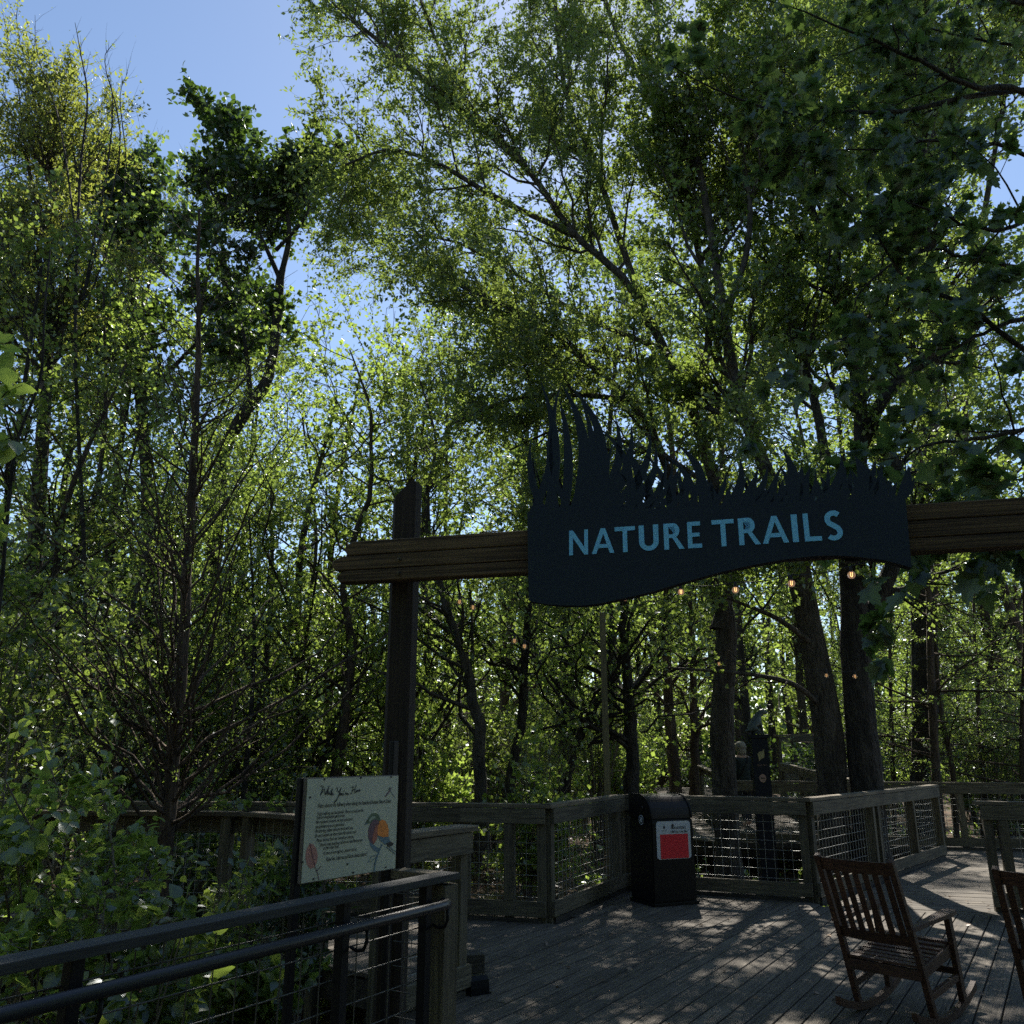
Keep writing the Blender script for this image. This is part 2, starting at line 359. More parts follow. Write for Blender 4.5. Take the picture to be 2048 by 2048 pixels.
ANG = R(58)
nC = (-0.294, 4.168); uv = (math.cos(ANG), math.sin(ANG)); pv = (-math.sin(ANG), math.cos(ANG))
Bc = (-0.346, 6.51)
Bk = (Bc[0] - uv[0] * 1.95, Bc[1] - uv[1] * 1.95)     # far end of the short fence, meets the return
C1 = (0.345, 9.02); C2 = (1.364, 11.10); C3 = (3.344, 10.21); C4 = (6.75, 14.3)
main_poly = [nC, Bk, Bc, (-2.3, 7.95), (-7.6, 8.35), (-7.7, 9.9), (-0.515, 9.27), C1, C2, (3.36, 10.16), (3.30, 9.83), (9.6, 8.09), (10.5, -1.0), (-3.5, -1.0)]
main_poly = main_poly[::-1]
deck('deck', main_poly, ANG, 'weathered grey timber boardwalk deck with diagonal boards')
path_poly = [(3.31, 9.84), (9.6, 8.10), (10.6, 9.4), (9.8, 12.5), (13.0, 13.2), (13.4, 14.0), (6.9, 15.6), (6.75, 14.2)]
deck('path', path_poly, R(-15.4), 'boardwalk path leading away beyond the seam in the deck')
far_poly = [(3.9, 16.6), (13.4, 14.3), (13.7, 16.0), (7.6, 17.7), (6.2, 26.5), (4.2, 26.5), (3.6, 19.5), (2.2, 19.0)]
def farz(s, o):
    # boards run across the way; the way climbs gently with distance
    return max(0.0, (o - 17.5) * 0.07)
deck('boardwalk', far_poly, R(0), 'sunlit boardwalk ramp climbing into the woods', zf=lambda s, o: max(0.0, (o - 18.0) * 0.07), bw=0.139)

# ------------------------------------------------------------------ fences
GH = 1.09
def fence(name, p0, p1, posts, label, z0=(0.0, 0.0), side=1, kerb=True, wire=0.10, gmat=None, capw=0.14, group='timber and wire mesh fences round the deck', wr=0.0026, legs=-0.65):
    """posts: distances along the run; side: +1 puts the rails on the left of p0->p1"""
    a = Vector((p0[0], p0[1], 0)); b = Vector((p1[0], p1[1], 0)); d = b - a; L = d.length; d.normalize()
    ang = math.atan2(d.y, d.x)
    root = empty(name, (p0[0], p0[1], z0[0]), ang, label, 'fence', group)
    dz = z0[1] - z0[0]; sl = dz / L
    def zz(x): return sl * x
    m = MB(); m.bar((-0.05, 0, GH - 0.019), (L + 0.05, 0, GH - 0.019 + dz), capw, 0.038, bev=0.004); m.build('cap_rail', M_cap, root)
    m = MB(); m.bar((0.0, side * 0.064, GH - 0.114), (L, side * 0.064, GH - 0.114 + dz), 0.036, 0.14, bev=0.003); m.build('top_rail', M_fence, root)
    m = MB(); m.bar((0.0, side * 0.064, 0.125), (L, side * 0.064, 0.125 + dz), 0.036, 0.14, bev=0.003); m.build('bottom_rail', M_fence, root)
    if kerb:
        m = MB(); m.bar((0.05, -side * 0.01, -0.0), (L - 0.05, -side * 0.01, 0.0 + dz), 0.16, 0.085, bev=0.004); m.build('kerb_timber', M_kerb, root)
    for x in posts:
        m = MB(); m.box((x - 0.044, -0.044, legs), (x + 0.044, 0.044, GH - 0.041 + zz(x)), bev=0.004); m.build('post', M_fencez, root)
        if 0.1 < x < L - 0.1:
            m = MB(); m.box((x - 0.044, side * 0.047, 0.197 + zz(x)), (x + 0.044, side * 0.083, GH - 0.187 + zz(x)), bev=0.003); m.build('stile', M_fencez, root)
    xs = sorted(posts)
    for i in range(len(xs) - 1):
        x0, x1 = xs[i] + 0.045, xs[i + 1] - 0.045
        if x1 - x0 < 0.15: continue
        P = []; 
        n = max(1, round((x1 - x0) / wire)); g = (x1 - x0) / n
        for k in range(n + 1):
            x = x0 + k * g; P.append(((x, 0.004, 0.06 + zz(x)), (x, 0.004, GH - 0.05 + zz(x))))
        z = 0.12
        while z < GH - 0.08:
            P.append(((x0, 0.004 + wr * 1.9, z + zz(x0)), (x1, 0.004 + wr * 1.9, z + zz(x1)))); z += wire
        P = np.array(P)
        V, Fq = tubes(P, np.full(P.shape[:2], wr), 4)
        mesh_np('wire_panel', V, Fq, gmat or M_wire, root)
    return root

def tubes(P, Rr, sides, capped=False):
    """P [N,K,3] polylines, Rr [N,K] radii -> verts, quads"""
    P = np.asarray(P, float); N, K, _ = P.shape
    T = np.empty_like(P); T[:, 1:-1] = P[:, 2:] - P[:, :-2]; T[:, 0] = P[:, 1] - P[:, 0]; T[:, -1] = P[:, -1] - P[:, -2]
    T /= (np.linalg.norm(T, axis=2, keepdims=True) + 1e-9)
    mean = P[:, -1] - P[:, 0]; mean /= (np.linalg.norm(mean, axis=1, keepdims=True) + 1e-9)
    ref = np.where(np.abs(mean[:, 2:3]) > 0.8, np.array([[1.0, 0.15, 0]]), np.array([[0, 0.1, 1.0]]))
    A = np.cross(T, ref[:, None, :]); A /= (np.linalg.norm(A, axis=2, keepdims=True) + 1e-9)
    B = np.cross(T, A)
    th = np.arange(sides) * 2 * math.pi / sides
    V = P[:, :, None, :] + Rr[:, :, None, None] * (A[:, :, None, :] * np.cos(th)[None, None, :, None] + B[:, :, None, :] * np.sin(th)[None, None, :, None])
    idx = np.arange(N * K * sides).reshape(N, K, sides)
    a = idx[:, :-1, :]; b = np.roll(a, -1, 2); d = idx[:, 1:, :]; c = np.roll(d, -1, 2)
    Fq = np.stack([a, b, c, d], -1).reshape(-1, 4)
    return V.reshape(-1, 3), Fq

# left deck fence, far side, and the panels towards the bin
LA = math.hypot(C1[0] + 7.7, C1[1] - 9.9)
fence('fence', (-7.7, 9.9), (-0.515, 9.275), [0.05, 1.1, 2.3, 3.4, 4.5, 5.7, 7.16], 'long fence behind the left walkway, running past the info panel', side=-1)
fence('fence', (-0.515, 9.275), C1, [0.05, 0.52, 0.85], 'short fence run left of the deck corner with a sunlit leaf tuft behind', side=-1)
fence('fence', C1, C2, [0.05, 1.95, 2.26], 'angled mesh fence between the left deck corner and the trash bin', side=-1)
fence('fence', C2, C3, [0.06, 2.12], 'wire mesh fence behind the trash bin and in front of the carved marker', side=-1)
L34 = math.hypot(C4[0] - C3[0], C4[1] - C3[1])
fence('fence', C3, C4, [0.06, 2.05, 2.25, 3.85, L34 - 0.1], 'receding fence right of the double trunk tree with several dark mesh panels', side=-1)
fence('fence', (4.0, 16.3), (13.2, 14.05), [0.05, 1.9, 3.8, 5.6, 7.5, 9.4], 'far fence across the end of the path with sunlit cap', side=-1)
fence('fence', (5.0, 9.62), (8.6, 8.55), [0.06, 0.2, 1.7, 3.5], 'mesh fence beside the second rocking chair at the right edge', side=-1)
fence('fence', (Bc[0] - uv[0] * 0.95, Bc[1] - uv[1] * 0.95), Bc, [0.06, 0.9], 'short side fence directly behind the gate post, its cap end showing', side=-1, capw=0.19)
fence('fence', (-7.6, 8.36), (-2.35, 7.96), [0.05, 1.7, 3.4, 5.1], 'near fence of the left walkway half hidden by bushes', side=1)
fence('fence', (-2.35, 7.96), (-1.5, 7.33), [0.05, 1.0], 'short return of the left walkway fence ending behind the info panel', side=1)
fence('fence', (6.35, 16.45), (6.55, 21.5), [0.05, 1.7, 3.4, 5.0], 'sunlit ramp railing sloping up behind the carved marker', z0=(0.0, 0.25), side=1)
fence('fence', (4.36, 19.2), (4.46, 21.0), [0.05, 1.75], 'ramp railing ending beside the grey trunk', z0=(0.1, 0.2), side=-1)
fence('fence', (6.5, 21.6), (11.0, 23.5), [0.05, 1.6, 3.2, 4.8], 'distant high railing behind the person and the carved marker', z0=(0.9, 1.1), side=-1, legs=-1.6)

# near railing with steel posts and a pipe handrail
def near_railing():
    L = 6.2; p0 = (nC[0] - uv[0] * L, nC[1] - uv[1] * L)
    root = empty('metal_railing', (p0[0], p0[1], 0), ANG, 'near railing with dark cap, black mesh and round pipe handrail in the left foreground', 'railing')
    m = MB(); m.bar((0, 0, 1.056), (L + 0.03, 0, 1.056), 0.10, 0.030, bev=0.004); m.build('cap_rail', M_gcap, root)
    m = MB()
    m.tube([(0, -0.10, 0.962), (L - 0.20, -0.10, 0.962), (L - 0.15, -0.098, 0.962), (L - 0.12, -0.088, 0.962), (L - 0.10, -0.05, 0.962)], 0.021, 14)
    m.build('handrail', M_pipe, root, True)
    for x in (0.4, 1.75, 3.1, 4.42, 5.52, L - 0.16):
        m = MB(); m.box((x - 0.021, -0.021, -0.5), (x + 0.021, 0.021, 1.038), bev=0.003); p = m.build('post', M_steel, root)
        m = MB(); m.tube([(x + 0.03, -0.02, 0.875), (x + 0.03, -0.05, 0.865), (x + 0.03, -0.085, 0.872), (x + 0.03, -0.10, 0.90), (x + 0.03, -0.10, 0.945)], 0.007, 8)
        m.build('bracket', M_steel, root, True)
    m = MB(); m.box((L - 0.085, -0.05, -0.5), (L - 0.03, 0.045, 1.024), bev=0.003); m.build('corner_post', M_fencez, root)
    m = MB(); m.box((L - 0.026, -0.045, -0.5), (L + 0.024, 0.05, 1.024), bev=0.003); m.build('corner_post', M_fencez, root)
    m = MB(); m.box((L - 0.04, 0.052, 1.028), (L + 0.06, 0.30, 1.066), bev=0.004); m.build('return_cap', M_cap, root)
    m = MB(); m.box((0, -0.02, 0.06), (L - 0.1, 0.02, 0.10)); m.build('bottom_bar', M_steel, root)
    P = []
    for k in range(int((L - 0.1) / 0.1)):
        P.append(((0.03 + k * 0.1, 0.02, 0.06), (0.03 + k * 0.1, 0.02, 1.02)))
    for k in range(9): P.append(((0.0, 0.026, 0.15 + k * 0.102), (L - 0.1, 0.026, 0.15 + k * 0.102)))
    P = np.array(P); V, Fq = tubes(P, np.full(P.shape[:2], 0.0030), 4); mesh_np('wire_panel', V, Fq, M_wireb, root)
    P = []
    for k in range(2): P.append(((L - 0.02, 0.1 + k * 0.1, 0.06), (L - 0.02, 0.1 + k * 0.1, 1.02)))
    for k in range(9): P.append(((L - 0.025, 0.05, 0.15 + k * 0.102), (L - 0.025, 0.28, 0.15 + k * 0.102)))
    P = np.array(P); V, Fq = tubes(P, np.full(P.shape[:2], 0.0024), 4); mesh_np('return_wire_panel', V, Fq, M_wireb, root)
near_railing()

# ------------------------------------------------------------------ entrance arch: post, beam, sign
PX, PY = -0.573, 4.47
BEAM_Z = D(810, 1121, 4.33).z
bl = Vector((-0.91, 4.42, BEAM_Z)); br = Vector((3.3, 3.30, BEAM_Z))
bdir = (br - bl).normalized(); bn = Vector((bdir.y, -bdir.x, 0)).normalized()   # bn faces the camera
# keep the beam in front of the post
def arch():
    root = empty('entrance_arch', (PX, PY, -0.6), 0, 'dark brown timber gate frame of a slant topped post and long weathered beam', 'gate frame')
    def part(m, name, mat, smooth=False):
        o = m.build(name, mat, root, smooth); o.matrix_parent_inverse = Matrix.Translation((-PX, -PY, 0.6)); return o
    ztop = D(835, 969, PY).z; zlow = D(800, 1000, PY).z
    for (x, y) in ((PX, PY), (3.0, 3.50)):
        m = MB(); s = 0.065; c = 0.022
        poly = [(-s + c, -s), (s - c, -s), (s, -s + c), (s, s - c), (s - c, s), (-s + c, s), (-s, s - c), (-s, -s + c)]
        a = math.atan2(bdir.y, bdir.x)
        m.prism(poly, -0.6, ztop, Matrix.Translation((x, y, 0)) @ Matrix.Rotation(a, 4, 'Z'))
        for v in m.bm.verts:
            if v.co.z > 2: v.co.z = ztop - max(0.0, (x + 0.02 - v.co.x)) * (ztop - zlow) / 0.085
        part(m, 'post', M_postbrown)
    # the beam is three stacked boards with weathered ends
    rb = random.Random(4); zb = -0.108
    a = math.atan2(bdir.y, bdir.x)
    for k, (h, off) in enumerate(((0.060, 0.00), (0.074, -0.030), (0.074, 0.038))):
        L = (br - bl).length
        prof = [(off + 0.02, 0), (L, 0), (L, h), (off + 0.05, h), (off + 0.012, h * 0.75), (off, h * 0.4)]
        m = MB()
        m.prism(prof, -0.045, 0.045)
        for v in m.bm.verts: v.co = Vector((v.co.x, -v.co.z, v.co.y))
        bmesh.ops.bevel(m.bm, geom=list(m.bm.edges), offset=0.004, segments=1, affect='EDGES')
        o = m.build('beam_board', M_beam, root); o.matrix_parent_inverse = Matrix.Translation((-PX, -PY, 0.6))
        o.location = bl + Vector((0, 0, zb)); o.rotation_euler = (0, 0, a); zb += h + 0.004
    m = MB()
    for u_, v_ in ((799, 1118), (798, 1146)):
        q = on_plane(u_, v_, bl + bn * 0.047, bn)
        m.tube([q, q + bn * 0.006], 0.011, 10); m.tube([q + bn * 0.006, q + bn * 0.016], 0.006, 6)
    part(m, 'bolt', M_bolt)
def on_plane(u, v, p, n):
    d = ray(u, v); o = Vector((0, 0, CAM_H)); t = (p - o).dot(n) / d.dot(n); return o + d * t
arch()

def big_sign():
    org = on_plane(1055, 1110, bl + bn * 0.12, bn)
    root = empty('trail_sign', org, math.atan2(bdir.y, bdir.x), 'navy cut metal sign reading NATURE TRAILS topped with grass blades', 'sign')
    X = bdir; Z = Vector((0, 0, 1))
    def L2(u, v):                        # photo measurement -> sign plane (metres)
        q = on_plane(u, v, org, bn) - org; return (q.dot(X), q.z)
    Mx = Matrix(((1, 0, 0, 0), (0, 0, -1, 0), (0, 1, 0, 0), (0, 0, 0, 1)))   # local xy -> xz, extrude z -> -y (towards viewer)
    bot = [(1058, 1202), (1088, 1208), (1120, 1211), (1158, 1212), (1190, 1209), (1220, 1203), (1262, 1194), (1308, 1183), (1350, 1170), (1396, 1157), (1440, 1145), (1484, 1135), (1530, 1126), (1572, 1119), (1605, 1115), (1638, 1112), (1670, 1111.5), (1704, 1113), (1740, 1117), (1770, 1121), (1800, 1129), (1823, 1136)]
    top = [(1810, 992), (1760, 996), (1700, 999), (1640, 1001), (1560, 1004), (1480, 1008), (1400, 1013), (1320, 1018), (1240, 1014), (1160, 1010), (1100, 1016), (1055, 1024)]
    m = MB(); m.prism([L2(*p) for p in bot + top], 0.0, 0.006, Mx); m.build('face_plate', M_sign, root)
    m = MB(); m.prism([L2(u, v - 1) for u, v in bot] + [L2(u, v + 8) for u, v in top], -0.066, -0.002, Mx)
    m.build('backing_box', M_signb, root)
    m = MB()
    for u_ in (1160, 1700):
        a_ = L2(u_, 1050); m.box((a_[0] - 0.03, 0.067, -0.10), (a_[0] + 0.03, 0.12, 0.10))
    m.build('bracket', M_steel, root)
    def blade(m, bu, bv, tu, tv, w, curve, zo):
        b = Vector(L2(bu, bv)); t = Vector(L2(tu, tv)); d = t - b; pr = Vector((-d.y, d.x)).normalized()
        wm = w * 0.74 / 350.0; le = []; ri = []
        for i in range(8):
            s = i / 8; c = b + d * s + pr * (4 * s * (1 - s) * curve * d.length)
            ww = wm * (0.42 + 0.12 * math.sin(s * 3.0)) * (1 - s ** 2.2)
            le.append(c - pr * ww); ri.append(c + pr * ww)
        vs = [m.bm.verts.new((p.x, p.y, zo + 0.003)) for p in le] + [m.bm.verts.new((t.x, t.y, zo + 0.003))] + [m.bm.verts.new((p.x, p.y, zo + 0.003)) for p in ri[::-1]]
        vb = [m.bm.verts.new((v.co.x, v.co.y, zo - 0.003)) for v in vs]; n = len(vs)
        for i in range(8):
            j = n - 1 - i
            q = (vs[i], vs[i + 1], vs[j - 1], vs[j]) if i < 7 else (vs[i], vs[i + 1], vs[j])
            m.bm.faces.new(q); q2 = (vb[i], vb[i + 1], vb[j - 1], vb[j]) if i < 7 else (vb[i], vb[i + 1], vb[j]); m.bm.faces.new(q2[::-1])
        for i in range(n): m.bm.faces.new((vs[i], vb[i], vb[(i + 1) % n], vs[(i + 1) % n]))
        for v in vs + vb: v.co = Mx @ v.co
    B1 = [(1065, 1095, 812, 18, -0.10), (1088, 1062, 880, 16, 0.08), (1096, 1081, 762, 22, -0.08), (1112, 1122, 765, 18, 0.06), (1128, 1116, 790, 20, -0.06), (1140, 1107, 846, 12, 0.1),
          (1150, 1120, 764, 26, -0.12), (1165, 1160, 796, 20, -0.10), (1182, 1138, 770, 24, -0.16), (1186, 1228, 826, 20, -0.14), (1200, 1262, 846, 22, -0.12), (1208, 1300, 858, 22, -0.16),
          (1225, 1230, 880, 14, 0.10), (1238, 1310, 880, 18, -0.18), (1255, 1190, 850, 20, -0.16), (1268, 1330, 905, 16, -0.18), (1275, 1240, 884, 20, -0.12), (1290, 1345, 915, 14, -0.14),
          (1303, 1262, 905, 18, -0.1), (1310, 1358, 928, 14, -0.1), (1325, 1372, 938, 14, -0.14), (1340, 1285, 900, 16, -0.12), (1352, 1350, 955, 14, 0.05), (1372, 1392, 935, 15, -0.12),
          (1390, 1330, 905, 18, -0.14), (1402, 1350, 880, 24, -0.16), (1415, 1385, 925, 16, -0.1), (1432, 1408, 950, 14, -0.1), (1450, 1478, 905, 22, -0.14), (1462, 1515, 925, 20, -0.14),
          (1480, 1535, 925, 22, -0.14), (1496, 1512, 945, 14, 0.1), (1508, 1545, 955, 16, -0.12), (1525, 1582, 940, 22, -0.16), (1540, 1520, 960, 14, 0.08), (1552, 1592, 960, 14, -0.1),
          (1575, 1562, 890, 30, -0.14), (1590, 1605, 925, 18, 0.04), (1604, 1590, 940, 16, -0.06), (1618, 1630, 935, 14, -0.08), (1640, 1682, 902, 26, -0.14), (1656, 1640, 945, 16, -0.06),
          (1668, 1690, 925, 16, -0.08), (1684, 1700, 930, 16, -0.08), (1696, 1728, 945, 14, -0.1), (1712, 1750, 905, 16, -0.1), (1728, 1708, 905, 34, -0.10), (1742, 1762, 920, 16, -0.08),
          (1750, 1722, 920, 22, -0.12), (1768, 1752, 930, 18, -0.08), (1785, 1770, 950, 14, -0.08), (1796, 1815, 922, 20, -0.12), (1804, 1828, 945, 10, -0.1)]
    def basev(u):
        return float(np.interp(u, [1055, 1100, 1160, 1240, 1320, 1400, 1480, 1560, 1640, 1700, 1810], [1028, 1022, 1020, 1024, 1026, 1022, 1016, 1012, 1008, 1006, 1000]))
    rb = random.Random(21); B1 = [(a, b, c + (6 if a > 1300 else 0), d * (0.8 if a > 1240 else 1.0), e) for a, b, c, d, e in B1]; u = 1245
    while u < 1803: B1.append((u, u + rb.uniform(-28, 34), rb.uniform(925, 975), rb.uniform(8, 14), rb.uniform(-0.15, 0.12))); u += rb.uniform(8, 16)
    for k, (bu, tu, tv, w, cv) in enumerate(B1):
        m = MB(); blade(m, bu, basev(bu), tu, tv, w * 1.15, cv, 0.0027 - 0.0001 * (k % 5)); m.build('grass_blade', M_sign, root)
    rr = random.Random(11); k = 0; u = 1066
    while u < 1805:
        hgt = 120 if u < 1200 else 75
        m = MB(); blade(m, u, basev(u) + 6, u + rr.uniform(-70, 70), 1000 - rr.uniform(0.5, 1) * hgt * (1.1 if u < 1240 else 0.9), rr.uniform(7, 12), rr.uniform(-0.15, 0.15), -0.056)
        m.build('rear_grass_blade', M_signb, root); u += rr.uniform(16, 34)
    # lettering, drawn in unit boxes
    def arc(cx, cy, rx, ry, a0, a1, n=10): return [(cx + rx * math.cos(R(a0 + (a1 - a0) * i / n)), cy + ry * math.sin(R(a0 + (a1 - a0) * i / n))) for i in range(n + 1)]
    def rbowl():
        o = [(0.30, 1), (0.55, 1)] + arc(0.52, 0.73, 0.33, 0.27, 80, -80, 8) + [(0.30, 0.455)]
        i = [(0.30, 0.60), (0.48, 0.60)] + arc(0.48, 0.73, 0.12, 0.125, -80, 80, 6) + [(0.30, 0.86)]
        return [o + i]
    sw = 0.15
    def sshape():
        mid = arc(0.52, 0.75, 0.34, 0.20, 38, 180, 8)[:-1] + [(0.19, 0.70), (0.26, 0.60), (0.5, 0.50), (0.72, 0.40), (0.80, 0.28)] + arc(0.46, 0.26, 0.34, 0.20, -10, -140, 8)
        le = []; ri = []
        for i, p in enumerate(mid):
            q0 = mid[max(0, i - 1)]; q1 = mid[min(len(mid) - 1, i + 1)]; d = Vector((q1[0] - q0[0], (q1[1] - q0[1]) * 1.5)).normalized()
            wx = 0.135 if i < 13 else 0.125
            le.append((p[0] - d.y * wx * 1.1, p[1] + d.x * wx * 0.68)); ri.append((p[0] + d.y * wx * 1.1, p[1] - d.x * wx * 0.68))
        return [('strip', le, ri)]
    def ushape():
        c = [(0.13, 1.0), (0.13, 0.7), (0.13, 0.4)] + arc(0.5, 0.36, 0.37, 0.27, 180, 360, 12) + [(0.87, 0.4), (0.87, 0.7), (0.87, 1.0)]
        le = []; ri = []
        for i, p in enumerate(c):
            q0 = c[max(0, i - 1)]; q1 = c[min(len(c) - 1, i + 1)]; d = Vector((q1[0] - q0[0], q1[1] - q0[1])).normalized()
            le.append((p[0] - d.y * 0.135, p[1] + d.x * 0.09)); ri.append((p[0] + d.y * 0.135, p[1] - d.x * 0.09))
        return [('strip', le, ri)]
    GL = {'N': [[(0, 0), (0.20, 0), (0.20, 1), (0, 1)], [(0.80, 0), (1, 0), (1, 1), (0.80, 1)], [(0.201, 1), (0.201, 0.70), (0.799, 0), (0.799, 0.30)]],
          'A': [[(0, 0), (0.20, 0), (0.60, 1), (0.40, 1)], [(0.80, 0), (1, 0), (0.60, 0.999), (0.515, 0.78)], [(0.27, 0.22), (0.73, 0.22), (0.665, 0.37), (0.335, 0.37)]],
          'T': [[(0, 0.84), (1, 0.84), (1, 1), (0, 1)], [(0.39, 0), (0.61, 0), (0.61, 0.839), (0.39, 0.839)]],
          'E': [[(0, 0), (0.32, 0), (0.32, 1), (0, 1)], [(0.321, 0), (1, 0), (1, 0.155), (0.321, 0.155)], [(0.321, 0.43), (0.86, 0.43), (0.86, 0.575), (0.321, 0.575)], [(0.321, 0.845), (0.94, 0.845), (0.94, 1), (0.321, 1)]],
          'I': [[(0, 0), (1, 0), (1, 1), (0, 1)]],
          'L': [[(0, 0), (0.30, 0), (0.30, 1), (0, 1)], [(0.301, 0), (1, 0), (1, 0.16), (0.301, 0.16)]],
          'R': [[(0, 0), (0.24, 0), (0.24, 1), (0, 1)], [(0.241, 1), (0.50, 1)] + arc(0.48, 0.72, 0.30, 0.28, 85, -85, 8) + [(0.241, 0.44), (0.241, 0.575), (0.44, 0.575)] + arc(0.44, 0.72, 0.13, 0.145, -85, 85, 6) + [(0.241, 0.865)], [(0.42, 0.438), (0.63, 0.455), (1.0, 0), (0.74, 0)]],
          'U': ushape(), 'S': sshape()}
    word = [('N', 316, 401), ('A', 418, 519), ('T', 522, 614), ('U', 631, 719), ('R', 743, 834), ('E', 850, 913), ('T', 961, 1061), ('R', 1080, 1176), ('A', 1185, 1303), ('I', 1320, 1347), ('L', 1374, 1451), ('S', 1467, 1552)]
    for ch, x0, x1 in word:
        m = MB()
        def mp(p):
            x = x0 + (x1 - x0) * p[0]; yb = 822 - 0.0596 * (x - 316); yt = 710 - 0.0725 * (x - 316)
            y = yb + (yt - yb) * p[1]; x += (1 - p[1]) * (x - 316) * 0.012; return L2(1000 + x / 2.273, 750 + y / 2.273)
        for g in GL[ch]:
            if g[0] == 'strip':
                le = [mp(p) for p in g[1]]; ri = [mp(p) for p in g[2]]
                for i in range(len(le) - 1): m.prism([le[i], ri[i], ri[i + 1], le[i + 1]], 0.0075, 0.0095, Mx)
            else: m.prism([mp(p) for p in g], 0.0075, 0.0095, Mx)
        bmesh.ops.triangulate(m.bm, faces=[f for f in m.bm.faces if len(f.verts) > 4], ngon_method='EAR_CLIP')
        m.build('letter', M_letter, root)
big_sign()

